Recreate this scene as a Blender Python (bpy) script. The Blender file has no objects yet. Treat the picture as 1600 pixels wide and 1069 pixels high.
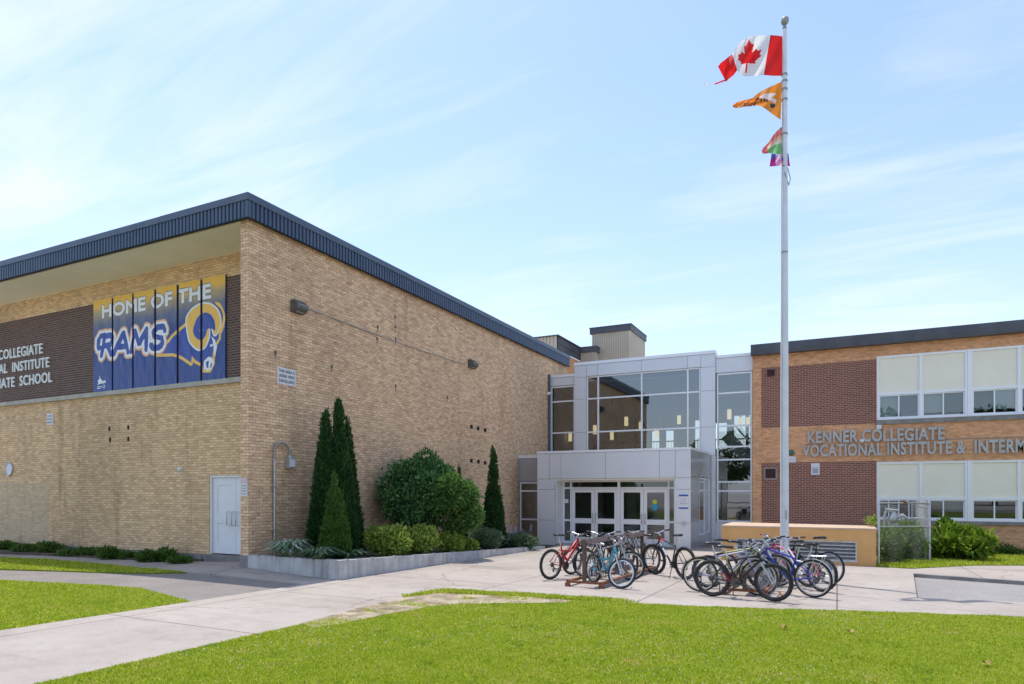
import bpy, bmesh, math, random
import numpy as np
from mathutils import Vector, Matrix
random.seed(7); rng = np.random.default_rng(11)
PI = math.pi
sc = bpy.context.scene
COL = sc.collection

# ------------------------------------------------------------------ camera
# x runs along the facades (to the right), y runs away from the viewer along the gym's long wall
H = 1.70
YAW = math.atan2(.4426, .8967)
CA, SA = math.cos(YAW), math.sin(YAW)
cam_d = bpy.data.cameras.new('camera'); cam = bpy.data.objects.new('camera', cam_d); COL.objects.link(cam)
cam.location = (0, 0, H); cam.rotation_euler = (PI/2, 0, YAW)
cam_d.sensor_width = 36; cam_d.lens = 36*1029/1600; cam_d.shift_y = 233.5/1600
cam_d.clip_start = .05; cam_d.clip_end = 3000
sc.camera = cam

# ------------------------------------------------------------------ light
SUN_EL = math.radians(71.5); SUN_DIR = Vector((-.885, .466, 0)).normalized()   # towards the sun, flat
sun_vec = Vector((SUN_DIR.x*math.cos(SUN_EL), SUN_DIR.y*math.cos(SUN_EL), math.sin(SUN_EL)))
sd = bpy.data.lights.new('sun', 'SUN'); sd.energy = 1.88; sd.angle = math.radians(.5); sd.color = (1, .955, .88)
so = bpy.data.objects.new('sun', sd); COL.objects.link(so)
so.rotation_euler = (-sun_vec).to_track_quat('-Z', 'Y').to_euler(); so.location = (0, 0, 40)

w = bpy.data.worlds.new('World'); sc.world = w; w.use_nodes = True
nt = w.node_tree; nt.nodes.clear()
def N(nt, t, **k):
    n = nt.nodes.new(t)
    for a, b in k.items(): setattr(n, a, b)
    return n
L = nt.links.new
sky = N(nt, 'ShaderNodeTexSky', sky_type='NISHITA'); sky.sun_disc = False
sky.sun_elevation = SUN_EL; sky.sun_rotation = math.atan2(SUN_DIR.x, SUN_DIR.y)
sky.air_density = .9; sky.dust_density = .9; sky.ozone_density = 2.2; sky.altitude = 200
tc = N(nt, 'ShaderNodeTexCoord'); sp = N(nt, 'ShaderNodeSeparateXYZ'); L(tc.outputs['Generated'], sp.inputs[0])
zz = N(nt, 'ShaderNodeMath', operation='MAXIMUM'); L(sp.outputs['Z'], zz.inputs[0]); zz.inputs[1].default_value = 0.02
za = N(nt, 'ShaderNodeMath', operation='ADD'); L(zz.outputs[0], za.inputs[0]); za.inputs[1].default_value = .12
dx = N(nt, 'ShaderNodeMath', operation='DIVIDE'); L(sp.outputs['X'], dx.inputs[0]); L(za.outputs[0], dx.inputs[1])
dy = N(nt, 'ShaderNodeMath', operation='DIVIDE'); L(sp.outputs['Y'], dy.inputs[0]); L(za.outputs[0], dy.inputs[1])
cb = N(nt, 'ShaderNodeCombineXYZ'); L(dx.outputs[0], cb.inputs[0]); L(dy.outputs[0], cb.inputs[1])
mp = N(nt, 'ShaderNodeMapping'); L(cb.outputs[0], mp.inputs[0])
mp.inputs['Rotation'].default_value = (0, 0, math.radians(-8)); mp.inputs['Scale'].default_value = (.62, 3.2, 1)
nz = N(nt, 'ShaderNodeTexNoise'); L(mp.outputs[0], nz.inputs['Vector'])
nz.inputs['Scale'].default_value = 1.0; nz.inputs['Detail'].default_value = 9; nz.inputs['Roughness'].default_value = .6; nz.inputs['Distortion'].default_value = .7
nz2 = N(nt, 'ShaderNodeTexNoise'); L(cb.outputs[0], nz2.inputs['Vector'])
nz2.inputs['Scale'].default_value = .55; nz2.inputs['Detail'].default_value = 3
mm = N(nt, 'ShaderNodeMath', operation='MULTIPLY'); L(nz.outputs['Fac'], mm.inputs[0]); L(nz2.outputs['Fac'], mm.inputs[1])
rp = N(nt, 'ShaderNodeMapRange'); L(mm.outputs[0], rp.inputs[0])
rp.inputs[1].default_value = .235; rp.inputs[2].default_value = .42; rp.inputs[3].default_value = 0; rp.inputs[4].default_value = .62
# summer haze: the air whitens towards the horizon all round
hz_ = N(nt, 'ShaderNodeMath', operation='MULTIPLY'); L(zz.outputs[0], hz_.inputs[0]); hz_.inputs[1].default_value = -4.6
he = N(nt, 'ShaderNodeMath', operation='EXPONENT'); L(hz_.outputs[0], he.inputs[0])
hm = N(nt, 'ShaderNodeMath', operation='MULTIPLY_ADD'); L(he.outputs[0], hm.inputs[0]); hm.inputs[1].default_value = .9; hm.inputs[2].default_value = .0; hm.use_clamp = True
m0 = N(nt, 'ShaderNodeMix', data_type='RGBA'); L(hm.outputs[0], m0.inputs['Factor']); L(sky.outputs[0], m0.inputs['A']); m0.inputs['B'].default_value = (2.95, 3.15, 3.45, 1)
mx = N(nt, 'ShaderNodeMix', data_type='RGBA'); L(rp.outputs[0], mx.inputs['Factor']); L(m0.outputs['Result'], mx.inputs['A'])
mx.inputs['B'].default_value = (3.75, 3.85, 4.0, 1)
bg = N(nt, 'ShaderNodeBackground'); L(mx.outputs['Result'], bg.inputs[0]); bg.inputs[1].default_value = .135
wo = N(nt, 'ShaderNodeOutputWorld'); L(bg.outputs[0], wo.inputs[0])

vs = sc.view_settings
vs.view_transform = 'Standard'; vs.look = 'None'; vs.gamma = 1; vs.use_curve_mapping = False
vs.exposure = 1.13

# ------------------------------------------------------------------ measuring helpers (photo pixel -> point on a real surface)
F, CX, CY = 1029., 800., 768.
def S(t): t = min(max(t, 0), 1); return t*t*(3-2*t)
def G(u, v):
    return -.017*min(max(v, -15), 60) + .13*math.exp(-((u+12.7)/1.9)**2)*S((v-9.0)/1.8)
def ray(px, py):
    a = (px-CX)/F; b = -(py-CY)/F
    return a*CA-SA, a*SA+CA, b
def atv(px, py, v):
    r = ray(px, py); k = v/r[1]; return Vector((r[0]*k, v, H+r[2]*k))
def atu(px, py, u):
    r = ray(px, py); k = u/r[0]; return Vector((u, r[1]*k, H+r[2]*k))
def gp(px, py):
    r = ray(px, py); k = -H/r[2]
    for _ in range(40): k = (G(r[0]*k, r[1]*k)-H)/r[2]
    return Vector((r[0]*k, r[1]*k, H+r[2]*k))
def atd(px, py, d):
    r = ray(px, py); return Vector((r[0]*d, r[1]*d, H+r[2]*d))

# ------------------------------------------------------------------ mesh helpers
ORG = {}
class MB:
    def __init__(s): s.v = []; s.f = []; s.m = []; s.sm = []
    def add(s, vs, fs, m=0, smooth=False):
        o = len(s.v); s.v += [tuple(p) for p in vs]
        for f in fs: s.f.append(tuple(i+o for i in f)); s.m.append(m); s.sm.append(smooth)
        return s
    def quad(s, a, b, c, d, m=0): return s.add([a, b, c, d], [(0, 1, 2, 3)], m)
    def box(s, x0, x1, y0, y1, z0, z1, m=0):
        x0, x1 = sorted((x0, x1)); y0, y1 = sorted((y0, y1)); z0, z1 = sorted((z0, z1))
        return s.add([(x0,y0,z0),(x1,y0,z0),(x1,y1,z0),(x0,y1,z0),(x0,y0,z1),(x1,y0,z1),(x1,y1,z1),(x0,y1,z1)],
                     [(0,3,2,1),(4,5,6,7),(0,1,5,4),(1,2,6,5),(2,3,7,6),(3,0,4,7)], m)
    def bar(s, a, b, w, h, m=0, up=(0, 0, 1)):
        a = Vector(a); b = Vector(b); d = (b-a).normalized(); up = Vector(up)
        sd_ = d.cross(up)
        if sd_.length < 1e-4: sd_ = d.cross(Vector((1, 0, 0)))
        sd_.normalize(); u2 = sd_.cross(d).normalized()
        q = [(-w/2,-h/2),(w/2,-h/2),(w/2,h/2),(-w/2,h/2)]
        vs = [a+sd_*x+u2*y for x, y in q]+[b+sd_*x+u2*y for x, y in q]
        return s.add(vs, [(3,2,1,0),(4,5,6,7),(0,1,5,4),(1,2,6,5),(2,3,7,6),(3,0,4,7)], m)
    def tube(s, pts, r, n=8, closed=False, m=0, smooth=True):
        pts = [Vector(p) for p in pts]; k = len(pts)
        rs = r if isinstance(r, (list, tuple)) else [r]*k
        vs = []; prev = None
        for i, p in enumerate(pts):
            if closed: t = pts[(i+1) % k]-pts[i-1]
            else: t = pts[min(i+1, k-1)]-pts[max(i-1, 0)]
            t.normalize()
            if prev is None:
                prev = t.orthogonal().normalized()
                if closed:
                    nrm = (pts[k//3]-pts[0]).cross(pts[2*k//3]-pts[0]).normalized(); prev = nrm
            x = (prev-t*prev.dot(t)).normalized(); y = t.cross(x); prev = x
            for j in range(n):
                a = 2*PI*j/n; vs.append(p+x*(rs[i]*math.cos(a))+y*(rs[i]*math.sin(a)))
        fs = []
        for i in range(k if closed else k-1):
            i2 = (i+1) % k
            for j in range(n):
                j2 = (j+1) % n; fs.append((i*n+j, i*n+j2, i2*n+j2, i2*n+j))
        s.add(vs, fs, m, smooth)
        if not closed:
            s.add(vs[:n], [tuple(range(n))[::-1]], m); s.add(vs[-n:], [tuple(range(n))], m)
        return s
    def prism(s, pts2, to3, d, m=0):
        """extrude a flat outline; to3 maps (a,b,depth) to a point"""
        n = len(pts2); vs = [to3(a, b, 0) for a, b in pts2]+[to3(a, b, d) for a, b in pts2]
        fs = [tuple(range(n)), tuple(range(2*n-1, n-1, -1))]+[(i, i+n, (i+1) % n+n, (i+1) % n) for i in range(n)]
        return s.add(vs, fs, m)
    def xf(s, fn): s.v = [tuple(fn(Vector(p))) for p in s.v]; return s
    def build(s, name, mats, parent=None, smooth=None, bevel=0):
        me = bpy.data.meshes.new(name)
        o = ORG.get(parent.name, Vector((0, 0, 0))) if parent else Vector((0, 0, 0))
        me.from_pydata([(p[0]-o[0], p[1]-o[1], p[2]-o[2]) for p in s.v], [], s.f)
        for mm_ in (mats if isinstance(mats, (list, tuple)) else [mats]): me.materials.append(mm_)
        me.polygons.foreach_set('material_index', s.m)
        me.polygons.foreach_set('use_smooth', s.sm if smooth is None else [smooth]*len(s.f))
        me.update()
        ob = bpy.data.objects.new(name, me); COL.objects.link(ob)
        if parent: ob.parent = parent; ORG[ob.name] = o
        if bevel:
            b = ob.modifiers.new('bevel', 'BEVEL'); b.width = bevel; b.segments = 2; b.limit_method = 'ANGLE'
        return ob
def tag(o, label, cat, group=None, kind=None):
    if label: o['label'] = label
    if cat: o['category'] = cat
    if group: o['group'] = group
    if kind: o['kind'] = kind
    return o
def thing(name, label, cat, loc=(0, 0, 0), rz=0, group=None):
    o = bpy.data.objects.new(name, None); COL.objects.link(o)
    o.empty_display_size = .2; o.location = loc; o.rotation_euler = (0, 0, rz)
    ORG[o.name] = Vector(loc) if rz == 0 else Vector((0, 0, 0))
    return tag(o, label, cat, group)
def struct(o): o['kind'] = 'structure'; return o
def np_mesh(name, V, Fq, mat, parent=None, smooth=False):
    o = ORG.get(parent.name, Vector((0, 0, 0))) if parent else Vector((0, 0, 0))
    V = np.asarray(V, dtype=np.float32)-np.array(o[:], dtype=np.float32)
    Fq = np.asarray(Fq, dtype=np.int32); k = Fq.shape[1]
    me = bpy.data.meshes.new(name)
    me.vertices.add(len(V)); me.vertices.foreach_set('co', V.ravel())
    me.loops.add(Fq.size); me.loops.foreach_set('vertex_index', Fq.ravel())
    me.polygons.add(len(Fq)); me.polygons.foreach_set('loop_start', np.arange(0, Fq.size, k, dtype=np.int32))
    me.polygons.foreach_set('use_smooth', np.full(len(Fq), smooth))
    me.update(calc_edges=True); me.validate()
    me.materials.append(mat)
    ob = bpy.data.objects.new(name, me); COL.objects.link(ob)
    if parent: ob.parent = parent; ORG[ob.name] = o
    return ob
def text_tris(s, size=1, offset=0, shear=0, extrude=0, space=1.0, sx=1.0):
    """a string in Blender's own font, as (verts, faces) lying in x/y"""
    cu = bpy.data.curves.new('t', 'FONT'); cu.body = s; cu.size = size; cu.offset = offset
    cu.shear = shear; cu.extrude = extrude; cu.space_character = space; cu.resolution_u = 3
    ob = bpy.data.objects.new('t', cu); COL.objects.link(ob)
    me = bpy.data.meshes.new_from_object(ob.evaluated_get(bpy.context.evaluated_depsgraph_get()))
    vs = [(v.co.x*sx, v.co.y, v.co.z) for v in me.vertices]; fs = [tuple(p.vertices) for p in me.polygons]
    bpy.data.objects.remove(ob); bpy.data.curves.remove(cu); bpy.data.meshes.remove(me)
    return vs, fs
def islands(vs, fs):
    key = {}; par = list(range(len(vs)))
    def find(a):
        while par[a] != a: par[a] = par[par[a]]; a = par[a]
        return a
    for i, v in enumerate(vs):
        k = tuple(round(c, 5) for c in v)
        if k in key: par[find(i)] = find(key[k])
        else: key[k] = i
    for f in fs:
        for i in f[1:]: par[find(i)] = find(f[0])
    out = {}
    for f in fs: out.setdefault(find(f[0]), []).append(f)
    res = []
    for fl in out.values():
        ids = sorted({i for f in fl for i in f}); mp_ = {a: b for b, a in enumerate(ids)}
        res.append(([vs[i] for i in ids], [tuple(mp_[i] for i in f) for f in fl]))
    res.sort(key=lambda r: min(p[0] for p in r[0]))
    return res

# ------------------------------------------------------------------ materials
def mat(name, col, rough=.6, metal=0, spec=.5):
    m = bpy.data.materials.new(name); m.use_nodes = True
    b = m.node_tree.nodes['Principled BSDF']
    b.inputs['Base Color'].default_value = (*col, 1); b.inputs['Roughness'].default_value = rough
    b.inputs['Metallic'].default_value = metal; b.inputs['Specular IOR Level'].default_value = spec
    return m
def bsdf(m): return m.node_tree.nodes['Principled BSDF']
def worldpos(nt): return N(nt, 'ShaderNodeNewGeometry').outputs['Position']
def noise(nt, vec, scale, detail=5, rough=.55):
    n = N(nt, 'ShaderNodeTexNoise'); n.inputs['Scale'].default_value = scale
    n.inputs['Detail'].default_value = detail; n.inputs['Roughness'].default_value = rough
    nt.links.new(vec, n.inputs['Vector']); return n.outputs['Fac']
def ramp(nt, fac, stops):
    r = N(nt, 'ShaderNodeValToRGB'); nt.links.new(fac, r.inputs[0]); e = r.color_ramp.elements
    while len(e) < len(stops): e.new(.5)
    for i, (p, c) in enumerate(stops): e[i].position = p; e[i].color = (*c, 1)
    return r.outputs[0]
def mixc(nt, fac, a, b, mode='MIX'):
    m = N(nt, 'ShaderNodeMix', data_type='RGBA', blend_type=mode)
    if isinstance(fac, (int, float)): m.inputs['Factor'].default_value = fac
    else: nt.links.new(fac, m.inputs['Factor'])
    for k, x in (('A', a), ('B', b)):
        if isinstance(x, tuple): m.inputs[k].default_value = (*x, 1)
        else: nt.links.new(x, m.inputs[k])
    return m.outputs['Result']
def bump(m, h, strength=.3, dist=.01):
    nt = m.node_tree; b = N(nt, 'ShaderNodeBump'); b.inputs['Strength'].default_value = strength
    b.inputs['Distance'].default_value = dist; nt.links.new(h, b.inputs['Height'])
    nt.links.new(b.outputs[0], bsdf(m).inputs['Normal'])
def noisy(name, a, b, scale=6, rough=.7, metal=0, bmp=.0, detail=6, spec=.4, lo=.35, hi=.65):
    m = mat(name, a, rough, metal, spec); nt = m.node_tree; p = worldpos(nt)
    f = noise(nt, p, scale, detail)
    nt.links.new(ramp(nt, f, [(lo, a), (hi, b)]), bsdf(m).inputs['Base Color'])
    if bmp: bump(m, noise(nt, p, scale*6, 6), bmp, .01)
    return m
def brick(name, c1, c2, mortar, patch=None, pw=.5, stain=.5, bw=.205, rh=.0702, ms=.005):
    m = mat(name, c1, .85, 0, .25); nt = m.node_tree; p = worldpos(nt)
    s = N(nt, 'ShaderNodeSeparateXYZ'); nt.links.new(p, s.inputs[0])
    a = N(nt, 'ShaderNodeMath', operation='ADD'); nt.links.new(s.outputs[0], a.inputs[0]); nt.links.new(s.outputs[1], a.inputs[1])
    c = N(nt, 'ShaderNodeCombineXYZ'); nt.links.new(a.outputs[0], c.inputs[0]); nt.links.new(s.outputs[2], c.inputs[1])
    t = N(nt, 'ShaderNodeTexBrick'); nt.links.new(c.outputs[0], t.inputs['Vector'])
    t.inputs['Scale'].default_value = 1; t.inputs['Brick Width'].default_value = bw; t.inputs['Row Height'].default_value = rh
    t.inputs['Mortar Size'].default_value = ms; t.inputs['Mortar Smooth'].default_value = .25; t.inputs['Bias'].default_value = .0
    t.inputs['Color1'].default_value = (*c1, 1); t.inputs['Color2'].default_value = (*c2, 1); t.inputs['Mortar'].default_value = (*mortar, 1)
    t.offset = .5
    col = t.outputs['Color']
    if patch:   # burnt and pale bricks scattered in bands
        vo = N(nt, 'ShaderNodeMapping'); nt.links.new(c.outputs[0], vo.inputs[0]); vo.inputs['Scale'].default_value = (1/.41, 1/.1404, 1)
        wn = N(nt, 'ShaderNodeTexNoise'); nt.links.new(vo.outputs[0], wn.inputs['Vector']); wn.inputs['Scale'].default_value = 1.6; wn.inputs['Detail'].default_value = 6; wn.inputs['Roughness'].default_value = .75
        f1 = N(nt, 'ShaderNodeMapRange'); nt.links.new(wn.outputs['Fac'], f1.inputs[0]); f1.inputs[1].default_value = .50; f1.inputs[2].default_value = .66; f1.inputs[4].default_value = pw
        col = mixc(nt, f1.outputs[0], col, patch, 'MULTIPLY')
    mpn = N(nt, 'ShaderNodeMapping'); nt.links.new(p, mpn.inputs[0]); mpn.inputs['Scale'].default_value = (1, 1, .55)
    big = ramp(nt, noise(nt, mpn.outputs[0], .35, 7, .62), [(.3, (1-.30*stain,)*3), (.6, (1.06, 1.05, 1.03))])
    col = mixc(nt, 1.0, col, big, 'MULTIPLY')
    mv = N(nt, 'ShaderNodeMapping'); nt.links.new(p, mv.inputs[0]); mv.inputs['Scale'].default_value = (1.6, 1.6, .16)
    col = mixc(nt, 1.0, col, ramp(nt, noise(nt, mv.outputs[0], .9, 8, .68), [(.30, (1-.42*stain,)*3), (.44, (1, 1, 1)), (.66, (1.0, 1.0, 1.0)), (.74, (1.10, 1.08, 1.05))]), 'MULTIPLY')
    fine = ramp(nt, noise(nt, p, 30, 3), [(.3, (.86,)*3), (.7, (1.1,)*3)])
    col = mixc(nt, 1.0, col, fine, 'MULTIPLY')
    nt.links.new(col, bsdf(m).inputs['Base Color'])
    inv = N(nt, 'ShaderNodeMath', operation='SUBTRACT'); inv.inputs[0].default_value = 1; nt.links.new(t.outputs['Fac'], inv.inputs[1])
    bump(m, inv.outputs[0], .45, .006)
    return m
def leafmat(name, cols, trans=.3, rough=.5, drift=None):
    m = bpy.data.materials.new(name); m.use_nodes = True; nt = m.node_tree; b = bsdf(m)
    g = N(nt, 'ShaderNodeNewGeometry'); c = ramp(nt, g.outputs['Random Per Island'], [(i/(len(cols)-1), k) for i, k in enumerate(cols)])
    if drift:
        c = mixc(nt, 1., c, ramp(nt, noise(nt, g.outputs['Position'], 1.9, 9, .72), [(.28, (.66, .78, .8)), (.46, (1, 1.02, 1)), (.58, (1.06, 1.02, 1.3)), (.70, (1.36, 1.04, 3.0))]), 'MULTIPLY')
    nt.links.new(c, b.inputs['Base Color']); b.inputs['Roughness'].default_value = rough; b.inputs['Specular IOR Level'].default_value = .3
    t = N(nt, 'ShaderNodeBsdfTranslucent'); nt.links.new(c, t.inputs[0])
    x = N(nt, 'ShaderNodeMixShader'); x.inputs[0].default_value = trans
    nt.links.new(b.outputs[0], x.inputs[1]); nt.links.new(t.outputs[0], x.inputs[2])
    nt.links.new(x.outputs[0], nt.nodes['Material Output'].inputs[0]); return m
def glassmat(name, tint, base=.10, rough=.0, wob=.0):
    m = bpy.data.materials.new(name); m.use_nodes = True; nt = m.node_tree; nt.nodes.remove(bsdf(m))
    tr = N(nt, 'ShaderNodeBsdfTransparent'); tr.inputs[0].default_value = (*tint, 1)
    gl = N(nt, 'ShaderNodeBsdfGlossy'); gl.inputs['Roughness'].default_value = rough; gl.inputs[0].default_value = (.93, .97, 1, 1)
    fr = N(nt, 'ShaderNodeFresnel'); fr.inputs[0].default_value = 1.5
    ad = N(nt, 'ShaderNodeMath', operation='MULTIPLY_ADD'); nt.links.new(fr.outputs[0], ad.inputs[0]); ad.inputs[1].default_value = 1.6; ad.inputs[2].default_value = base
    ad.use_clamp = True
    if wob:
        bp = N(nt, 'ShaderNodeBump'); bp.inputs['Strength'].default_value = wob; bp.inputs['Distance'].default_value = .02
        nt.links.new(noise(nt, worldpos(nt), .8, 2), bp.inputs['Height']); nt.links.new(bp.outputs[0], gl.inputs['Normal'])
    x = N(nt, 'ShaderNodeMixShader'); nt.links.new(ad.outputs[0], x.inputs[0]); nt.links.new(tr.outputs[0], x.inputs[1]); nt.links.new(gl.outputs[0], x.inputs[2])
    nt.links.new(x.outputs[0], nt.nodes['Material Output'].inputs[0]); return m

M = {}
M['buff'] = brick('buff_brick', (.92, .64, .395), (.66, .42, .255), (.40, .29, .20), (.62, .50, .50), .85, .55, ms=.0065)
M['buff2'] = brick('buff_brick_facade', (.92, .65, .37), (.66, .44, .245), (.42, .31, .21), (.78, .66, .60), .6, .6, ms=.0065)
M['buff_grey'] = brick('greyed_brick', (.74, .565, .365), (.60, .44, .28), (.46, .355, .25), (.78, .72, .68), .6, .5, ms=.0065)
M['orange'] = brick('orange_brick', (.84, .45, .235), (.64, .33, .165), (.56, .37, .25), (.66, .54, .5), .8, .3)
M['dark'] = brick('dark_brick', (.27, .105, .075), (.19, .075, .056), (.52, .37, .29), None, .5, .25, ms=.0075)
M['dark2'] = brick('dark_brick_facade', (.14, .085, .07), (.10, .06, .05), (.29, .24, .205), None, .5, .25, ms=.0075)
M['navy'] = noisy('navy_metal', (.055, .085, .14), (.075, .105, .16), 1.5, .45, .1)
M['navy_cap'] = noisy('navy_cap', (.07, .095, .14), (.095, .12, .165), 1.5, .4, .1)
M['black_gap'] = mat('dark_gap', (.012, .013, .016), .9)
M['soffit'] = noisy('soffit_board', (.87, .81, .66), (.91, .86, .72), 1.2, .8)
M['stone'] = noisy('stone_sill', (.40, .37, .31), (.50, .47, .40), 3, .85)
M['found'] = noisy('foundation_concrete', (.20, .19, .18), (.29, .28, .26), 4, .9, bmp=.2)
M['doorw'] = noisy('pale_door_paint', (.80, .81, .82), (.85, .86, .87), 2, .45)
M['steel'] = mat('dull_steel', (.45, .46, .47), .35, .8)
M['alu'] = mat('light_aluminium', (.84, .85, .88), .38, .2)
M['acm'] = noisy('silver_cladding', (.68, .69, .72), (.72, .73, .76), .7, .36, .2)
M['acm_d'] = noisy('dark_cladding', (.42, .42, .43), (.46, .46, .47), .7, .22, .35)  # darker metal panels, as on the vestibule side
M['glass'] = glassmat('tinted_glass', (.48, .52, .52), .15, 0, .04)
M['glass_d'] = glassmat('door_glass', (.62, .66, .65), .06)
M['wglass'] = glassmat('window_glass', (.66, .72, .72), .05, 0, .03)
M['inwall'] = mat('interior_wall', (.42, .40, .37), .9)
M['infloor'] = mat('interior_floor', (.16, .15, .14), .6)
M['inceil'] = mat('interior_ceiling', (.42, .42, .42), .9)
M['indark'] = mat('interior_dark', (.05, .05, .05), .9)
M['roof'] = noisy('roof_gravel', (.26, .25, .24), (.34, .33, .31), 5, .95)
M['beige'] = noisy('beige_panel', (.86, .81, .66), (.90, .85, .71), 1.4, .6)
M['blind'] = mat('roller_blind', (.74, .78, .76), .8)
M['blind_d'] = mat('grey_blind', (.30, .35, .37), .8)
M['taupe'] = noisy('taupe_ribbed_metal', (.54, .47, .37), (.60, .53, .42), .8, .5, .1)
M['slate'] = noisy('slate_fascia', (.065, .07, .085), (.10, .105, .12), 1.2, .5)
M['ochre'] = noisy('ochre_stucco', (.58, .32, .12), (.71, .42, .17), 1.3, .9, bmp=.35, lo=.3, hi=.68, detail=10)
M['ochre_top'] = noisy('ochre_capping', (.50, .36, .24), (.58, .43, .31), 3, .9)
M['lamp_lit'] = mat('lit_pendant_shade', (.8, .7, .5), .6)
b_ = bsdf(M['lamp_lit']); b_.inputs['Emission Color'].default_value = (1, .80, .46, 1); b_.inputs['Emission Strength'].default_value = .55
M['white'] = mat('white_paint', (.80, .80, .80), .5)
M['pole'] = noisy('pole_white_paint', (.64, .65, .67), (.74, .75, .77), 3, .35, .1)
M['rust'] = noisy('rusty_steel', (.16, .055, .028), (.27, .11, .055), 14, .85, .1, bmp=.2)
M['rackbar'] = noisy('brown_rack_paint', (.085, .062, .055), (.15, .095, .075), 9, .5, .2)
M['black'] = mat('black_plastic', (.015, .015, .016), .45)
M['rubber'] = noisy('tyre_rubber', (.018, .018, .019), (.035, .034, .034), 25, .8)
M['wire'] = mat('fence_wire', (.20, .205, .21), .5, .4)
M['galv'] = noisy('galvanised', (.42, .43, .44), (.55, .56, .57), 9, .4, .6)
M['bronze'] = noisy('bronze_paint', (.10, .095, .09), (.15, .14, .13), 8, .5, .2)
M['conduit'] = noisy('grey_conduit', (.30, .29, .28), (.40, .39, .38), 8, .5, .3)
M['soil'] = noisy('soil', (.075, .055, .042), (.14, .105, .08), 5, .95, bmp=.5)
M['mulch'] = noisy('mulch', (.07, .06, .045), (.14, .12, .09), 9, .95, bmp=.6)
M['bark'] = noisy('bark', (.10, .07, .05), (.17, .125, .09), 20, .95, bmp=.5)
M['ink'] = mat('dark_ink', (.06, .06, .09), .7)
M['red'] = mat('sign_red', (.60, .05, .05), .6)

def concrete():
    m = mat('broom_concrete', (.5, .46, .42), .85, 0, .3); nt = m.node_tree; p = worldpos(nt)
    c = ramp(nt, noise(nt, p, .5, 7, .6), [(.28, (.36, .31, .265)), (.5, (.41, .355, .31)), (.72, (.45, .395, .345))])
    c = mixc(nt, 1., c, ramp(nt, noise(nt, p, 3.5, 8, .7), [(.28, (.84, .83, .82)), (.5, (1, 1, 1)), (.7, (1.04, 1.04, 1.04))]), 'MULTIPLY')
    c = mixc(nt, 1., c, ramp(nt, noise(nt, p, 70, 2), [(.3, (.9,)*3), (.7, (1.07,)*3)]), 'MULTIPLY')
    t = N(nt, 'ShaderNodeTexBrick'); nt.links.new(p, t.inputs['Vector']); t.offset = 0
    t.inputs['Scale'].default_value = 1; t.inputs['Brick Width'].default_value = 3.06; t.inputs['Row Height'].default_value = 3.02
    t.inputs['Mortar Size'].default_value = .014; t.inputs['Mortar Smooth'].default_value = .2
    t.inputs['Color1'].default_value = (1, 1, 1, 1); t.inputs['Color2'].default_value = (.94, .945, .95, 1); t.inputs['Mortar'].default_value = (.40, .37, .34, 1)
    c = mixc(nt, 1., c, t.outputs['Color'], 'MULTIPLY')
    # wandering cracks, gum spots and old tyre and water marks
    wp = N(nt, 'ShaderNodeVectorMath', operation='ADD'); nn = N(nt, 'ShaderNodeTexNoise'); nn.inputs['Scale'].default_value = 1.1; nn.inputs['Detail'].default_value = 6; nt.links.new(p, nn.inputs['Vector']); nt.links.new(p, wp.inputs[0]); nt.links.new(nn.outputs['Color'], wp.inputs[1])
    vc = N(nt, 'ShaderNodeTexVoronoi', feature='DISTANCE_TO_EDGE'); vc.inputs['Scale'].default_value = .21; nt.links.new(wp.outputs[0], vc.inputs['Vector'])
    c = mixc(nt, 1., c, ramp(nt, vc.outputs['Distance'], [(.0, (.62, .60, .57)), (.0022, (.70, .68, .65)), (.0045, (1, 1, 1))]), 'MULTIPLY')
    vg = N(nt, 'ShaderNodeTexVoronoi'); vg.inputs['Scale'].default_value = 2.3; nt.links.new(p, vg.inputs['Vector'])
    c = mixc(nt, 1., c, ramp(nt, vg.outputs['Distance'], [(.0, (.66, .64, .62)), (.035, (.72, .70, .68)), (.055, (1, 1, 1))]), 'MULTIPLY')
    ms_ = N(nt, 'ShaderNodeMapping'); nt.links.new(p, ms_.inputs[0]); ms_.inputs['Rotation'].default_value = (0, 0, .5); ms_.inputs['Scale'].default_value = (.35, 2.2, 1)
    c = mixc(nt, 1., c, ramp(nt, noise(nt, ms_.outputs[0], .8, 7, .65), [(.30, (.80, .79, .77)), (.45, (1, 1, 1)), (.62, (1.0, 1.0, 1.0)), (.75, (.90, .88, .86))]), 'MULTIPLY')
    nt.links.new(c, bsdf(m).inputs['Base Color']); bump(m, noise(nt, p, 60, 4), .12, .01); return m
M['concrete'] = concrete()
def asphalt(name, a, b):
    m = mat(name, a, .9, 0, .3); nt = m.node_tree; p = worldpos(nt)
    c = ramp(nt, noise(nt, p, .9, 8, .65), [(.3, a), (.7, b)])
    v = N(nt, 'ShaderNodeTexVoronoi'); v.inputs['Scale'].default_value = 45; nt.links.new(p, v.inputs['Vector'])
    c = mixc(nt, 1., c, ramp(nt, v.outputs['Color'], [(.1, (.82,)*3), (.6, (1.0,)*3), (.95, (1.2,)*3)]), 'MULTIPLY')
    nt.links.new(c, bsdf(m).inputs['Base Color']); bump(m, v.outputs['Distance'], .3, .01); return m
M['asphalt'] = asphalt('worn_asphalt', (.20, .175, .16), (.28, .25, .225))
M['asphalt2'] = asphalt('pale_asphalt', (.27, .25, .235), (.32, .30, .285))
M['dirt'] = noisy('bare_dirt', (.20, .15, .095), (.44, .36, .265), 3.5, .95, bmp=.6, detail=12, lo=.38, hi=.62)
M['far_ground'] = noisy('far_ground', (.36, .335, .30), (.44, .415, .375), .4, .95)
M['lawn_base'] = noisy('turf', (.105, .145, .012), (.155, .19, .022), 3, .95, bmp=.4)
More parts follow.
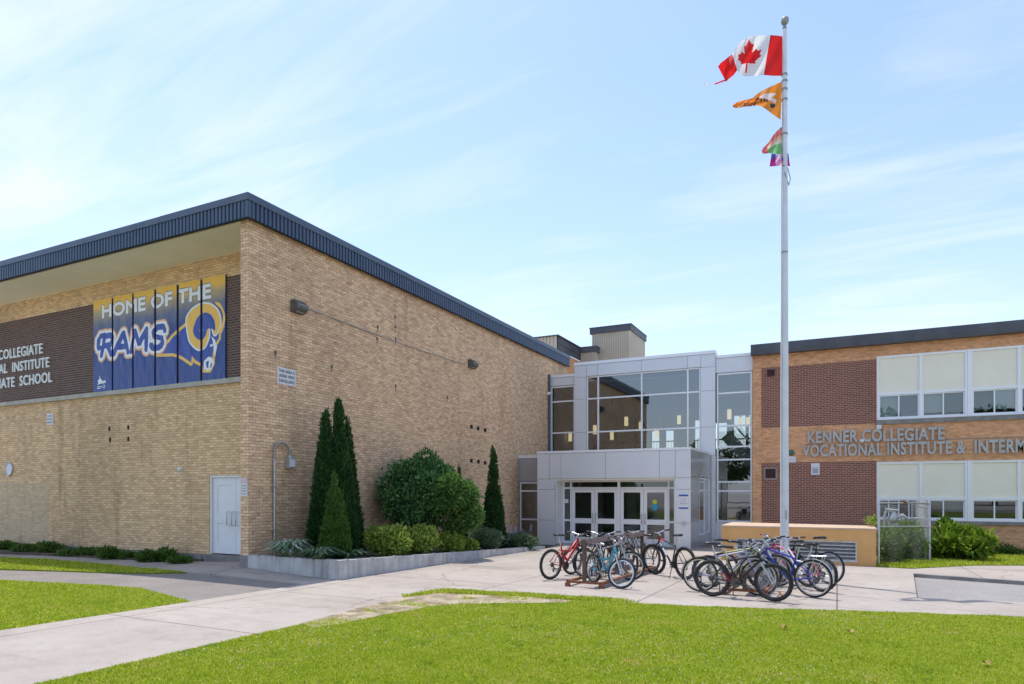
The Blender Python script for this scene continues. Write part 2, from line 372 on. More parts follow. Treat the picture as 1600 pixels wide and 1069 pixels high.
M['blade'] = leafmat('grass_blades', [(.17, .26, .008), (.32, .43, .012), (.48, .58, .025), (.56, .62, .05), (.76, .70, .20)], .45, .7, True)
M['clover'] = mat('clover_white', (.72, .72, .62), .8)
M['dandelion'] = mat('dandelion_yellow', (.75, .55, .03), .8)
def planter_conc():
    m = mat('board_formed_concrete', (.4, .4, .4), .9, 0, .3); nt = m.node_tree; p = worldpos(nt)
    mp_ = N(nt, 'ShaderNodeMapping'); nt.links.new(p, mp_.inputs[0]); mp_.inputs['Scale'].default_value = (5, 5, .35)
    c = ramp(nt, noise(nt, mp_.outputs[0], 1.2, 8, .7), [(.28, (.27, .26, .25)), (.46, (.50, .49, .48)), (.7, (.66, .65, .63))])
    c = mixc(nt, 1., c, ramp(nt, noise(nt, p, 3, 6), [(.3, (.75,)*3), (.65, (1.05,)*3)]), 'MULTIPLY')
    nt.links.new(c, bsdf(m).inputs['Base Color']); bump(m, noise(nt, p, 40, 5), .25, .01); return m
M['planter'] = planter_conc()
# ------------------------------------------------------------------ the ground and everything laid on it
def sheet(name, poly, off, m, skirt=.14, step=.5):
    bm = bmesh.new()
    f = bm.faces.new([bm.verts.new((p[0], p[1], 0)) for p in poly])
    if f.normal.z < 0 or f.calc_area() and f.normal.z < 0: f.normal_flip()
    bmesh.ops.triangulate(bm, faces=bm.faces[:])
    for ax in (0, 1):
        lo = min(p[ax] for p in poly); hi = max(p[ax] for p in poly); k = math.ceil(max(lo, -25)/step)
        while k*step < min(hi, 45):
            nrm = [0, 0, 0]; nrm[ax] = 1; co = [0, 0, 0]; co[ax] = k*step+.013
            bmesh.ops.bisect_plane(bm, geom=bm.verts[:]+bm.edges[:]+bm.faces[:], plane_co=co, plane_no=nrm, dist=1e-5); k += 1
    bm.normal_update()
    for fc in bm.faces:
        if fc.normal.z < 0: fc.normal_flip()
    if skirt:
        ed = [e for e in bm.edges if e.is_boundary]
        r = bmesh.ops.extrude_edge_only(bm, edges=ed); nv = {v for v in r['geom'] if isinstance(v, bmesh.types.BMVert)}
    else: nv = set()
    for v in bm.verts: v.co.z = G(v.co.x, v.co.y)+off-(skirt if v in nv else 0)
    bmesh.ops.recalc_face_normals(bm, faces=bm.faces[:]) if skirt else None
    me = bpy.data.meshes.new(name); bm.to_mesh(me); bm.free(); me.materials.append(m)
    ob = bpy.data.objects.new(name, me); COL.objects.link(ob); return struct(ob)
P2 = lambda px, py: tuple(gp(px, py)[:2])
sheet('ground', [(-400, -300), (400, -300), (400, 500), (-400, 500)], -.15, M['far_ground'], 0, 1.0)
WL, WR = -9.62, -6.56                                        # the straight footpath towards the viewer
front_edge = [(WR, -5), (WR, 6.9), (WR-.03, 9.6), (-6.62, 10.66), (-5.6, 10.60), (-4.27, 10.68), (-3.1, 10.84), (-1.96, 11.07), (-.4, 11.52), (1.1, 12.05), (2.54, 12.40), (5, 12.95), (14, 14.6)]
FRONT = front_edge+[(14, -5)]
sheet('road', [(-60, -13), (60, -13), (60, -5.1), (-60, -5.1)], -.12, M['asphalt'], 0, 4)  # road added out of view, to grey the bounced light and the reflections
sheet('lawn', FRONT, -.012, M['lawn_base'], .14)
pl = [(WL, -5), (WL, 10.0), (-9.48, 10.93), (-9.48, 21.6), (-9.75, 24.25), (-12.2, 25.25), (-12.2, 28.6), (-3.1, 28.45), (-3.1, 22.3), (.95, 20.35), (1.25, 20.35)]
pl += [P2(1425, 889), P2(1427, 896), P2(1430, 915), (1.31, 14.05), (14, 16.4), (14, 14.6)]+front_edge[::-1][1:]
sheet('plaza', pl, 0, M['concrete'])
# behind the kerb on the right: the walk and the strip of grass along the school wing
k1, k2 = gp(1427, 896), gp(1600, 908)
kd = (k2-k1); far_k = k1+kd*6
wk = [P2(1427, 896), (far_k.x, far_k.y), (far_k.x+3, far_k.y+5), P2(1600, 884), P2(1520, 884), P2(1425, 889)]
sheet('walk', wk, 0, M['concrete'])
sheet('asphalt', [(1.27, 14.0), (1.5, 19.2), (far_k.x, far_k.y+.2), (16, 16.75)], -.085, M['asphalt2'], 0)
sheet('verge', [(.97, 20.36), (1.22, 20.36), P2(1425, 888.5), P2(1520, 883.5), P2(1600, 883.5), (far_k.x+3, far_k.y+5.1), (22, 28.45), (.97, 28.45)], .006, M['lawn_base'])
# left: asphalt path, two lawns, apron in front of the gym door, soil bed
LA = [(WL, -5), (WL, 7.45)]+[P2(*p) for p in ((275, 933), (220, 919), (165, 915), (110, 912), (0, 907))]+[(-24, 4.2), (-24, -5)]
sheet('lawn', LA, -.008, M['lawn_base'])
LB = [P2(*p) for p in ((0, 871), (82, 875), (165, 882), (275, 892), (291, 894), (240, 895), (110, 892), (0, 889))]+[(-26, 6.6), (-26, 9.6)]
sheet('lawn', LB, -.004, M['lawn_base'])
up_edge = [P2(*p) for p in ((0, 871), (82, 875), (165, 882), (291, 894))]
AP = up_edge+[(-9.63, 10.02), (-9.49, 10.93), (-12.2, 10.93), (-12.2, 12.28)]+[P2(*p) for p in ((320, 874), (290, 876), (220, 876), (100, 870), (0, 866))]+[(-30, 12.0), (-30, 8.6)]
sheet('walk', AP, .004, M['concrete'])
sheet('path', [(-26, 3.9)]+[P2(0, 907), P2(110, 912), P2(220, 919), P2(275, 933), (WL, 7.42), (WL, 10.0)]+[P2(*p) for p in ((291, 894), (240, 895), (110, 892), (0, 889))]+[(-26, 6.7)], -.03, M['asphalt'], .1)
BED = [P2(*p) for p in ((0, 866), (100, 870), (220, 876), (290, 876))]+[(-15.2, 12.3), (-30, 12.3), (-30, 11.9)]
sheet('soil_bed', BED, .05, M['soil'], .1)
DIRT = [P2(*p) for p in ((470, 974), (520, 961), (560, 950), (628, 934), (690, 925.5), (760, 927), (840, 932), (905, 937), (880, 942), (800, 943), (720, 944), (660, 951), (600, 961), (540, 974), (490, 981))]
sheet('dirt_track', DIRT, .004, M['dirt'], .05)

def inside(poly, X, Y):
    c = np.zeros(len(X), bool); n = len(poly)
    for i in range(n):
        x1, y1 = poly[i][:2]; x2, y2 = poly[(i+1) % n][:2]
        if y1 == y2: continue
        t = ((y1 > Y) != (y2 > Y)) & (X < (x2-x1)*(Y-y1)/(y2-y1)+x1); c ^= t
    return c
def Gn(X, Y):
    s = np.clip((Y-9.0)/1.8, 0, 1); s = s*s*(3-2*s)
    return -.017*np.clip(Y, -15, 60)+.13*np.exp(-((X+12.7)/1.9)**2)*s
def vnoise(X, Y, sc_, seed):
    r = np.random.default_rng(seed); T = r.random((64, 64)); x = X/sc_; y = Y/sc_
    xi = np.floor(x).astype(int); yi = np.floor(y).astype(int); fx = x-xi; fy = y-yi; fx = fx*fx*(3-2*fx); fy = fy*fy*(3-2*fy)
    g = lambda a, b: T[a % 64, b % 64]
    return (g(xi, yi)*(1-fx)+g(xi+1, yi)*fx)*(1-fy)+(g(xi, yi+1)*(1-fx)+g(xi+1, yi+1)*fx)*fy
def in_view(X, Y, margin=.32):
    Z = Gn(X, Y); xc = X*CA+Y*SA; yc = -X*SA+Y*CA; yc = np.where(yc < .3, .3, yc)
    px = xc/yc*F+CX; py = CY-F*(Z+.05-H)/yc
    return (px > -1600*margin) & (px < 1600*(1+margin)) & (py < 1069*1.22)
def grass(name, label, poly, density, h, box, avoid=None, thin=None, off=0, dens_fn=None):
    x0, x1, y0, y1 = box; n = int(density*(x1-x0)*(y1-y0))
    X = rng.uniform(x0, x1, n); Y = rng.uniform(y0, y1, n)
    k = inside(poly, X, Y) & in_view(X, Y)
    if avoid is not None:
        a = inside(avoid, X, Y); k &= ~(a & (rng.random(n) > np.where(vnoise(X, Y, .45, 9) > .62, .45, .04)))
        near = vnoise(X, Y, .8, 12); k &= ~((near < .16) & (rng.random(n) > .45))
    d = -X*SA+Y*CA
    k &= rng.random(n) < np.clip((7.5/np.maximum(d, 3))**1.1, .12, 1)
    X, Y = X[k], Y[k]; n = len(X); d = d[k]
    cl = vnoise(X, Y, .55, 3)*.6+vnoise(X, Y, .16, 5)*.4
    hh = h*(.45+.55*rng.random(n))*(.55+.9*cl)
    ww = (.0034+.0026*rng.random(n))*np.clip(d/7.0, 1, 2.2)
    a = rng.uniform(0, 2*PI, n); lean = rng.uniform(.1, 1.0, n)*hh; la = rng.uniform(0, 2*PI, n)
    Z = Gn(X, Y)+off-.012
    V = np.empty((n, 4, 3), np.float32)
    cx_, sx_ = np.cos(a)*ww, np.sin(a)*ww; lx, ly = np.cos(la)*lean, np.sin(la)*lean
    V[:, 0] = np.stack([X-cx_, Y-sx_, Z], 1); V[:, 1] = np.stack([X+cx_, Y+sx_, Z], 1)
    V[:, 2] = np.stack([X+cx_*.7+lx*.45, Y+sx_*.7+ly*.45, Z+hh*.62], 1)
    V[:, 3] = np.stack([X+lx, Y+ly, Z+hh], 1)
    ob = np_mesh(name, V.reshape(-1, 3), np.arange(n*4).reshape(-1, 4)[:, [0, 1, 2, 3]], M['blade'])
    return tag(ob, label, 'grass', None, 'stuff')
g = grass('lawn_grass', 'mown green lawn filling the foreground', FRONT, 13500, .040, (-6.6, 13, 2.6, 14.6), DIRT)
grass('lawn_grass', 'bright grass patch left of the straight concrete path', LA, 7000, .045, (-22, -9.6, 1.2, 8.6))
grass('lawn_grass', 'narrow grass strip between asphalt path and shaded walk', LB, 4200, .06, (-24, -13, 7, 11.5))
VERGE = [(.97, 20.4), (1.22, 20.4), P2(1425, 888.5), P2(1520, 883.5), P2(1600, 883.5), (14, 22), (14, 28.4), (.97, 28.4)]
grass('lawn_grass', 'sunny grass verge below the school wing windows', VERGE, 2600, .10, (.9, 9, 20.3, 28.4))
grass('edge_grass', 'tufts of grass along the plaza edge above the dirt track', [P2(620, 935), P2(690, 921.5), P2(800, 927), P2(905, 935), P2(1000, 941), P2(905, 939), P2(800, 932), P2(690, 927)], 11000, .075, (-7.2, -2.5, 9.5, 12))
# clover and dandelions
def flecks(name, label, m, n, size, box, seed):
    r = np.random.default_rng(seed); X = r.uniform(box[0], box[1], n); Y = r.uniform(box[2], box[3], n)
    k = inside(FRONT, X, Y) & ~inside(DIRT, X, Y) & (vnoise(X, Y, 1.3, seed) > .52) & in_view(X, Y); X, Y = X[k], Y[k]; n = len(X)
    Z = Gn(X, Y)+.03+.03*r.random(n); s = size*(.6+.8*r.random(n)); V = np.empty((n, 6, 3), np.float32)
    for i, (a, b, c) in enumerate(((1, 0, 0), (-.5, .87, 0), (-.5, -.87, 0), (0, 0, .8), (.7, .5, .3), (-.7, .4, .4))): V[:, i] = np.stack([X+a*s, Y+b*s, Z+c*s], 1)
    b = np.arange(n)[:, None]*6
    Fq = np.concatenate([b+np.array([[0, 1, 3]]), b+np.array([[1, 2, 3]]), b+np.array([[2, 0, 3]]), b+np.array([[0, 4, 5]])])
    return tag(np_mesh(name, V.reshape(-1, 3), Fq, m), label, 'flowers', None, 'stuff')
flecks('clover_flowers', 'white clover heads dotted through the front lawn', M['clover'], 6500, .0065, (-6.5, 9, 4, 13), 21)
flecks('dandelion_flowers', 'small yellow flowers scattered in the front lawn', M['dandelion'], 200, .010, (-6.5, 9, 4, 13), 33)
leafm = noisy('dry_leaf', (.30, .17, .07), (.42, .26, .12), 20, .8)
for (px, py, lab) in ((1226, 985, 'dry brown leaf on the lawn in front of the bicycles'), (1329, 992, 'pale tan leaf lying on the lawn right of the flagpole'), (1541, 1042, 'curled brown leaf near the right bottom edge of the lawn')):
    p = gp(px, py); mb = MB(); a0 = random.random()*6
    ring_ = [(.05*math.cos(t)*(1+.25*math.cos(3*t)), .03*math.sin(t)*(1+.2*math.sin(5*t)), .055+.018*math.cos(2*t)) for t in [i*PI/6 for i in range(12)]]
    ring_ = [(p.x+x*math.cos(a0)-y*math.sin(a0), p.y+x*math.sin(a0)+y*math.cos(a0), p.z+z) for x, y, z in ring_]
    mb.add(ring_+[(p.x, p.y, p.z+.045)], [(i, (i+1) % 12, 12) for i in range(12)])
    tag(mb.build('fallen_leaf', leafm), lab, 'leaf', 'dry leaves on the lawn')

# kerb on the right
mb = MB()
n_ = 30
for i in range(n_):
    a = k1+kd*(6*i/n_); b = k1+kd*(6*(i+1)/n_)
    off = Vector((kd.y, -kd.x, 0)).normalized()
    if off.y > 0: off = -off
    pa = [a, a+off*.10]; pb = [b, b+off*.10]
    za, zb = G(a.x, a.y)+.012, G(b.x, b.y)+.012
    mb.add([(pa[0].x, pa[0].y, za), (pa[1].x, pa[1].y, za-.01), (pa[1].x, pa[1].y, za-.16), (pb[0].x, pb[0].y, zb), (pb[1].x, pb[1].y, zb-.01), (pb[1].x, pb[1].y, zb-.16)],
           [(0, 1, 4, 3), (1, 2, 5, 4)]+([(0, 2, 1)] if i == 0 else []))
struct(mb.build('kerb', M['found']))

# ------------------------------------------------------------------ gymnasium
UW, VC, VF = -12.2, 10.95, 12.3
UL = -34.
gym = thing('gymnasium_building', 'tall windowless buff brick gymnasium with navy ribbed metal fascia', 'building', (-20, 20, -.3))
ZS = 8.0
mb = MB(); mb.box(UW-.25, UW, VC, 31.0, -.4, ZS); mb.build('side_wall', M['buff'], gym)
d0 = atv(327, 743, VF); DZ1 = d0.z; DZ0 = atv(350, 867, VF).z; DU0 = d0.x; DU1 = DU0+1.86
def wall_grid(mb, xs, zs, holes, y0, y1, m=0):
    for i in range(len(xs)-1):
        for j in range(len(zs)-1):
            cx_, cz_ = (xs[i]+xs[i+1])/2, (zs[j]+zs[j+1])/2
            if any(a < cx_ < b and c < cz_ < d for a, b, c, d in holes): continue
            mb.box(xs[i], xs[i+1], y0, y1, zs[j], zs[j+1], m)
PZ1 = atv(300, 444, VF).z; SZ1 = atv(376, 590, VF).z; SZ0 = atv(376, 597.5, VF).z
fz = DZ0-.02
mb = MB(); wall_grid(mb, [UL, DU0, DU1, UW-.25], [-.4, fz, DZ1, ZS], [(DU0, DU1, fz-1, DZ1)], VF, VF+.3); mb.build('front_wall', M['buff2'], gym)
mb = MB(); mb.box(UL, UW-.25, 30.7, 31.0, -.4, ZS); mb.box(UL, UL+.3, VF+.3, 30.7, -.4, ZS); mb.build('rear_wall', M['buff'], gym)
mb = MB(); mb.box(UL, UW-.252, VF-.012, VF, SZ1, PZ1); mb.build('dark_brick_panel', M['dark2'], gym)
mb = MB(); mb.box(UL, UW-.252, VF-.10, VF, SZ0, SZ1); mb.build('sill_band', M['stone'], gym)
mb = MB()
for k in range(9):
    a = UW-.252-2.42*(k+1); mb.box(a+.008, a+2.42, VC-.01, VF, ZS-.03, ZS)
mb.build('soffit', M['soffit'], gym)
mb = MB(); mb.box(UL, DU0-.25, VF-.035, VF, -.4, .0); mb.box(UW-.27, UW+.012, VC-.014, VC+.4, -.4, atv(382, 868, VC).z); mb.build('foundation', M['found'], gym)
mb = MB(); mb.box(UL, UW+.05, VC-.1, 31.05, ZS+.03, ZS+.30); mb.build('roof', M['roof'], gym)
# fascia: ribbed lower band, flat capping
FZ0, FZ1, FZ2 = ZS-.02, ZS+.37, ZS+.53
fo = .14
mb = MB(); c0 = UW+fo; v0 = VC-fo
mb.box(UL, c0-.06, v0+.05, v0+.09, FZ0, FZ1, 1); mb.box(c0-.09, c0-.05, v0+.09, 31.0, FZ0, FZ1, 1)  # black backing paints the shade into the grooves between the ribs
x = c0-.08
mb.box(c0-.11, c0-.012, v0+.006, v0+.05, FZ0, FZ1); mb.box(c0-.05, c0-.006, v0+.03, v0+.11, FZ0, FZ1)
x = c0-.135
while x > UL:
    mb.add([(x, v0, FZ0), (x, v0, FZ1), (x-.072, v0, FZ1), (x-.072, v0, FZ0), (x+.014, v0+.05, FZ0), (x+.014, v0+.05, FZ1), (x-.086, v0+.05, FZ1), (x-.086, v0+.05, FZ0)], [(0, 1, 2, 3), (0, 4, 5, 1), (3, 2, 6, 7), (0, 3, 7, 4)]); x -= .124
y = v0+.135
while y < 31.0:
    mb.add([(c0, y, FZ0), (c0, y, FZ1), (c0, y+.072, FZ1), (c0, y+.072, FZ0), (c0-.05, y-.014, FZ0), (c0-.05, y-.014, FZ1), (c0-.05, y+.086, FZ1), (c0-.05, y+.086, FZ0)], [(3, 2, 1, 0), (1, 5, 4, 0), (7, 6, 2, 3), (4, 7, 3, 0)]); y += .124
mb.build('ribbed_fascia', [M['navy'], M['black_gap']], gym)
mb = MB(); x = c0+.02
while x > UL: mb.box(max(x-3.05, UL)+.003, x-.003 if x < c0 else x, v0-.02+random.uniform(0, .003), v0+.12, FZ1, FZ2+random.uniform(-.003, .004)); x -= 3.05
y = v0+.12
while y < 31: mb.box(c0-.12, c0+.02-random.uniform(0, .003), y+.003, min(y+3.05, 31.03)-.003, FZ1, FZ2+random.uniform(-.003, .004)); y += 3.05
mb.build('fascia_cap', M['navy_cap'], gym)
mb = MB(); mb.box(UL, c0-.002, v0-.004, v0+.05, FZ0-.03, FZ0); mb.box(c0-.05, c0+.004, v0+.05, 31.0, FZ0-.03, FZ0); mb.build('drip_edge', M['black_gap'], gym)
for (px, py) in ((171, 670), (200.5, 668), (172, 687.5), (200.5, 686)):
    p = atv(px, py, VF); mb = MB(); mb.box(p.x-.045, p.x+.045, VF-.004, VF+.01, p.z-.065, p.z+.065); mb.build('weep_vent', M['black_gap'], gym)
for (px, py) in ((736.5, 667), (747, 669.5), (758, 672), (736.5, 720), (747.5, 721.5), (758, 723.5)):
    p = atu(px, py, UW); mb = MB(); mb.box(UW-.01, UW+.004, p.y-.1, p.y+.1, p.z-.07, p.z+.07); mb.build('weep_vent', M['black_gap'], gym)
for (px, py) in ((617, 495), (617.5, 511), (618, 530), (590, 511), (589, 529), (518, 573), (618, 603), (699, 621), (430, 551)):
    p = atu(px, py, UW); mb = MB(); mb.box(UW-.005, UW+.02, p.y-.03, p.y+.03, p.z-.04, p.z+.04); mb.box(UW-.005, UW+.006, p.y-.012, p.y+.012, p.z-.15, p.z-.04); mb.build('wall_anchor', M['bronze'], gym)
pa, pb_ = atv(2, 842, VF), atv(76, 757, VF)
mb = MB(); q = [(pb_.x, .05), (pb_.x, pb_.z-.15), (pb_.x-.25, pb_.z+.02), (pa.x+.3, pb_.z+.10), (pa.x-1.2, pb_.z-.05), (pa.x-2.4, pb_.z-.3), (pa.x-2.4, .05)]
mb.prism(q, lambda a, b, d: (a, VF-.004+d, b), .004); mb.build('repaired_patch', M['buff_grey'], gym)
# double door in the recess
dr = MB(); dr.box(DU0, DU0+.06, VF+.02, VF+.16, DZ0, DZ1); dr.box(DU1-.06, DU1, VF+.02, VF+.16, DZ0, DZ1); dr.box(DU0+.06, DU1-.06, VF+.02, VF+.16, DZ1-.06, DZ1)
dfr = dr.build('door_frame', M['doorw'], gym)
for i in range(2):
    a = DU0+.064+i*.869; b = a+.861; z0, z1 = DZ0+.02, DZ1-.064; y = VF+.07; mb = MB()
    st = .17; mid = z0+(z1-z0)*.46
    mb.box(a, a+st, y, y+.05, z0, z1); mb.box(b-st, b, y, y+.05, z0, z1)
    for (c, d) in ((z0, z0+.30), (mid-.12, mid+.12), (z1-.2, z1)): mb.box(a+st, b-st, y, y+.05, c, d)
    mb.box(a+st, b-st, y+.015, y+.045, z0+.30, mid-.12); mb.box(a+st, b-st, y+.015, y+.045, mid+.12, z1-.2)
    dl = mb.build('door', M['doorw'], gym, bevel=.004)
    h = MB(); hx = b-.07 if i == 0 else a+.07; s_ = -1 if i == 0 else 1
    h.tube([(hx, y, mid-.17), (hx, y-.07, mid-.17), (hx+s_*.0, y-.07, mid+.19), (hx, y, mid+.19)], .012, 6, m=0)
    if i == 0: h.tube([(hx-.2, y, mid-.17), (hx-.2, y-.06, mid-.17), (hx-.2, y-.06, mid+.19), (hx-.2, y, mid+.19)], .01, 6); h.bar((hx-.2, y-.06, mid+.19), (hx, y-.07, mid+.19), .015, .015); h.bar((hx-.2, y-.06, mid-.17), (hx, y-.07, mid-.17), .015, .015)
    h.build('handle', M['steel'], dl)
mb = MB(); mb.box(DU0-.1, DU1+.0, VF-.10, VF+.05, -.4, DZ0-.004); mb.build('door_step', M['found'], gym)

# ------------------------------------------------------------------ letters on the gym
def lettering(name, label, lines, y, m, depth, size_of):
    """lines: (text, left point, right point or None, cap height)"""
    root = None
    for (s, x0, x1, zb, hcap, off, anchor) in lines:
        vs, fs = text_tris(s, 1, off, 0, .5, 1.06)
        zs_ = [v[1] for v in vs]; xs_ = [v[0] for v in vs]; k = hcap/.70; w_ = max(xs_)-min(xs_)
        if x1 is None: kx = k*.94
        else: kx = (x1-x0)/w_
        ax = x0 if anchor == 'l' else x0-w_*kx
        if root is None: root = thing(name, label, 'lettering', (ax, y, zb))
        for iv, if_ in islands(vs, fs):
            mb = MB(); mb.add([(ax+(a-min(xs_))*kx, y-depth/2-c*depth, zb+b*k) for a, b, c in iv], [f[::-1] for f in if_]); mb.build('letter', m, root)
    return root
M['letter_pale'] = mat('cream_letter_paint', (.78, .80, .78), .5)
M['letter_grey'] = noisy('brushed_letter_metal', (.40, .39, .38), (.50, .49, .475), 3, .45, .3)
ya = VF-.012
def rz_(px, top, bot): a = atv(px, top, ya); b = atv(px, bot, ya); return a, b
ls = []
for (s, px, top, bot) in (('KENNER  COLLEGIATE', 68.5, 536.5, 552), ('VOCATIONAL  INSTITUTE', 79, 558, 573.5), ('& INTERMEDIATE  SCHOOL', 83.5, 581, 597)):
    a, b = rz_(px, top, bot); ls.append((s, b.x, None, b.z, a.z-b.z, .012, 'r'))
lettering('wall_lettering', 'cream raised school name letters on the dark brown gym brick', ls, ya-.01, M['letter_pale'], .04, None)

# ------------------------------------------------------------------ team banners
BZ0 = None
bx = [(146, 174.5), (177, 206.5), (209, 241), (244, 276), (279.5, 313), (316.5, 352)]
VB = VF-.06
edges = [(atv(a, 520, VB).x, atv(b, 520, VB).x) for a, b in bx]
bt = atv(352, 428.5, VB).z; bb = atv(352, 594, VB).z; bl_t = atv(146, 470, VB).z; bl_b = atv(146, 614, VB).z
BT, BB = (bt+bl_t)/2, (bb+bl_b)/2
BW0, BW1 = edges[0][0], edges[-1][1]; HB = BT-BB; WB = BW1-BW0
# the photo of the banner row, squared up: art(ax, ay) with ax, ay in 0..1 from the lower left
def vin(n, c):
    m = mat(n, c, .42); nt = m.node_tree; q = N(nt, 'ShaderNodeMapping'); nt.links.new(worldpos(nt), q.inputs[0]); q.inputs['Rotation'].default_value = (0, .5, 0); q.inputs['Scale'].default_value = (3.2, 1, 1)
    bump(m, noise(nt, q.outputs[0], 1.7, 4), .45, .10); return m
I_white, I_gold, I_blue, I_out, I_grey = vin('banner_white_ink', (.86, .87, .88)), vin('banner_gold_ink', (.92, .55, .09)), vin('banner_blue_ink', (.025, .07, .36)), vin('banner_orange_ink', (.86, .46, .20)), vin('banner_shadow_ink', (.20, .19, .20))
bmt = vin('banner_vinyl', (.02, .05, .2)); nt = bmt.node_tree; gpos = worldpos(nt); s_ = N(nt, 'ShaderNodeSeparateXYZ'); nt.links.new(gpos, s_.inputs[0])
mr = N(nt, 'ShaderNodeMapRange'); nt.links.new(s_.outputs[2], mr.inputs[0]); mr.inputs[1].default_value = BB; mr.inputs[2].default_value = BT
mot = noise(nt, gpos, 2.5, 4); ad = N(nt, 'ShaderNodeMath', operation='MULTIPLY_ADD'); nt.links.new(mot, ad.inputs[0]); ad.inputs[1].default_value = .14; nt.links.new(mr.outputs[0], ad.inputs[2])
nt.links.new(ramp(nt, ad.outputs[0], [(.0, (.022, .065, .27)), (.66, (.022, .06, .24)), (.80, (.13, .155, .25)), (.92, (.44, .35, .18)), (1, (.90, .53, .07))]), bsdf(bmt).inputs['Base Color'])
# the printing is worked out on a fine grid: every cell of the cloth carries one ink
CELL = .0115; NA, NB = int(WB/CELL), int(HB/CELL)
gx, gy = np.meshgrid((np.arange(NA)+.5)/NA, (np.arange(NB)+.5)/NB, indexing='ij'); INK = np.zeros((NA, NB), np.uint8)
def m_poly(p): return inside(p, gx.ravel(), gy.ravel()).reshape(NA, NB)
def m_word(s, x0, x1, y0, y1, shear=0, fat=0):
    vs, fs = text_tris(s, 1, 0, shear); a0, a1 = min(v[0] for v in vs), max(v[0] for v in vs); b0, b1 = min(v[1] for v in vs), max(v[1] for v in vs)
    o = np.zeros((NA, NB), bool)
    for f in fs:
        p = [(x0+(vs[k][0]-a0)/(a1-a0)*(x1-x0), y0+(vs[k][1]-b0)/(b1-b0)*(y1-y0)) for k in f]
        i0, i1 = int(min(q[0] for q in p)*NA)-1, int(max(q[0] for q in p)*NA)+2; j0, j1 = int(min(q[1] for q in p)*NB)-1, int(max(q[1] for q in p)*NB)+2
        i0, j0 = max(i0, 0), max(j0, 0); sx, sy = gx[i0:i1, j0:j1], gy[i0:i1, j0:j1]
        o[i0:i1, j0:j1] |= inside(p, sx.ravel(), sy.ravel()).reshape(sx.shape)
    return fatten(o, fat)
def fatten(o, d):
    k = int(round(d/CELL)); r_ = o.copy()
    for a in range(-k, k+1):
        for b in range(-k, k+1):
            if abs(a)+abs(b) <= 1.45*k: r_ |= np.roll(np.roll(o, a, 0), b, 1)
    return r_
def bez(pts, n=10):
    """closed Catmull-Rom through points"""
    k = len(pts); out = []
    for i in range(k):
        p0, p1, p2, p3 = pts[i-1], pts[i], pts[(i+1) % k], pts[(i+2) % k]
        for j in range(n):
            t = j/n; out.append(tuple(.5*((2*p1[c])+(-p0[c]+p2[c])*t+(2*p0[c]-5*p1[c]+4*p2[c]-p3[c])*t*t+(-p0[c]+3*p1[c]-3*p2[c]+p3[c])*t**3) for c in (0, 1)))
    return out
def ell(cx_, cy_, rx, ry, a0=0, a1=2*PI, n=40): return [(cx_+rx*math.cos(a0+(a1-a0)*i/n), cy_+ry*math.sin(a0+(a1-a0)*i/n)) for i in range(n)]
W1 = m_word('HOME OF THE', .075, .90, .80, .932, 0, .022)
INK[fatten(W1, .024)] = 5; INK[W1] = 1
# neck and face of the emblem, under the word
face = m_poly([(.50, .335), (.60, .42), (.655, .50), (.72, .56), (.86, .66), (.955, .55), (.955, .40), (.925, .33), (.915, .17), (.893, .11), (.85, .12), (.845, .175), (.80, .215), (.775, .265), (.765, .20), (.70, .275), (.64, .315)])
INK[fatten(face, .085)] = 2; INK[face] = 3
def m_strokes(strokes, x0, x1, y0, y1, hw, slant):
    """broad slanted strokes, measured in metres on the cloth"""
    o = np.zeros((NA, NB), bool); px_, py_ = gx*WB, gy*HB
    for st in strokes:
        pts = [((x0+(x1-x0)*a)*WB+slant*b*(y1-y0)*HB, (y0+(y1-y0)*b)*HB) for a, b in st]
        for (ax_, ay_), (bx_, by_) in zip(pts[:-1], pts[1:]):
            dx_, dy_ = bx_-ax_, by_-ay_; t_ = np.clip(((px_-ax_)*dx_+(py_-ay_)*dy_)/(dx_*dx_+dy_*dy_), 0, 1)
            ex, ey = np.abs(px_-ax_-t_*dx_), np.abs(py_-ay_-t_*dy_); o |= (np.maximum(ex, ey) < hw) | (ex+ey < hw*1.30)
    return o
GL = {'R': [[(.14, 0), (.14, 1)], [(.14, 1), (.70, 1), (.88, .86), (.88, .66), (.70, .50), (.14, .50)], [(.50, .50), (.95, 0)]], 'A': [[(0, 0), (.5, 1), (.98, 0)], [(.25, .32), (.74, .32)]],
      'M': [[(.02, 0), (.12, 1), (.5, .34), (.88, 1), (.98, 0)]], 'S': [[(.95, .80), (.78, 1), (.32, 1), (.10, .80), (.20, .58), (.78, .44), (.92, .22), (.72, 0), (.24, 0), (.02, .18)]]}
RW = np.zeros((NA, NB), bool)
HW_ = .068
for ch, xa, xb in (('R', .058, .155), ('A', .172, .288), ('M', .308, .432), ('S', .462, .562)): RW |= m_strokes(GL[ch], xa, xb, .395, .60, HW_, .22)
RW |= m_poly([(.026, .49), (.032, .58), (.06, .632), (.10, .64), (.10, .60), (.065, .575), (.055, .51), (.08, .50), (.06, .455), (.036, .455)])
INK[fatten(RW, .12)] = 4; INK[fatten(RW, .065)] = 1; INK[RW] = 3
horn = m_poly(bez([(.735, .59), (.755, .69), (.815, .745), (.885, .742), (.945, .67), (.965, .57), (.95, .47), (.925, .44), (.91, .53), (.892, .53), (.888, .42), (.858, .335), (.812, .325), (.757, .42)]))
INK[fatten(horn, .05) & ~m_poly([(.90, .40), (1, .40), (1, .2), (.90, .2)])] = 1; INK[horn] = 2
INK[m_poly(bez([(.782, .53), (.805, .625), (.855, .665), (.90, .64), (.925, .57), (.93, .48), (.908, .50), (.88, .50), (.865, .44), (.835, .405), (.795, .45)]))] = 3
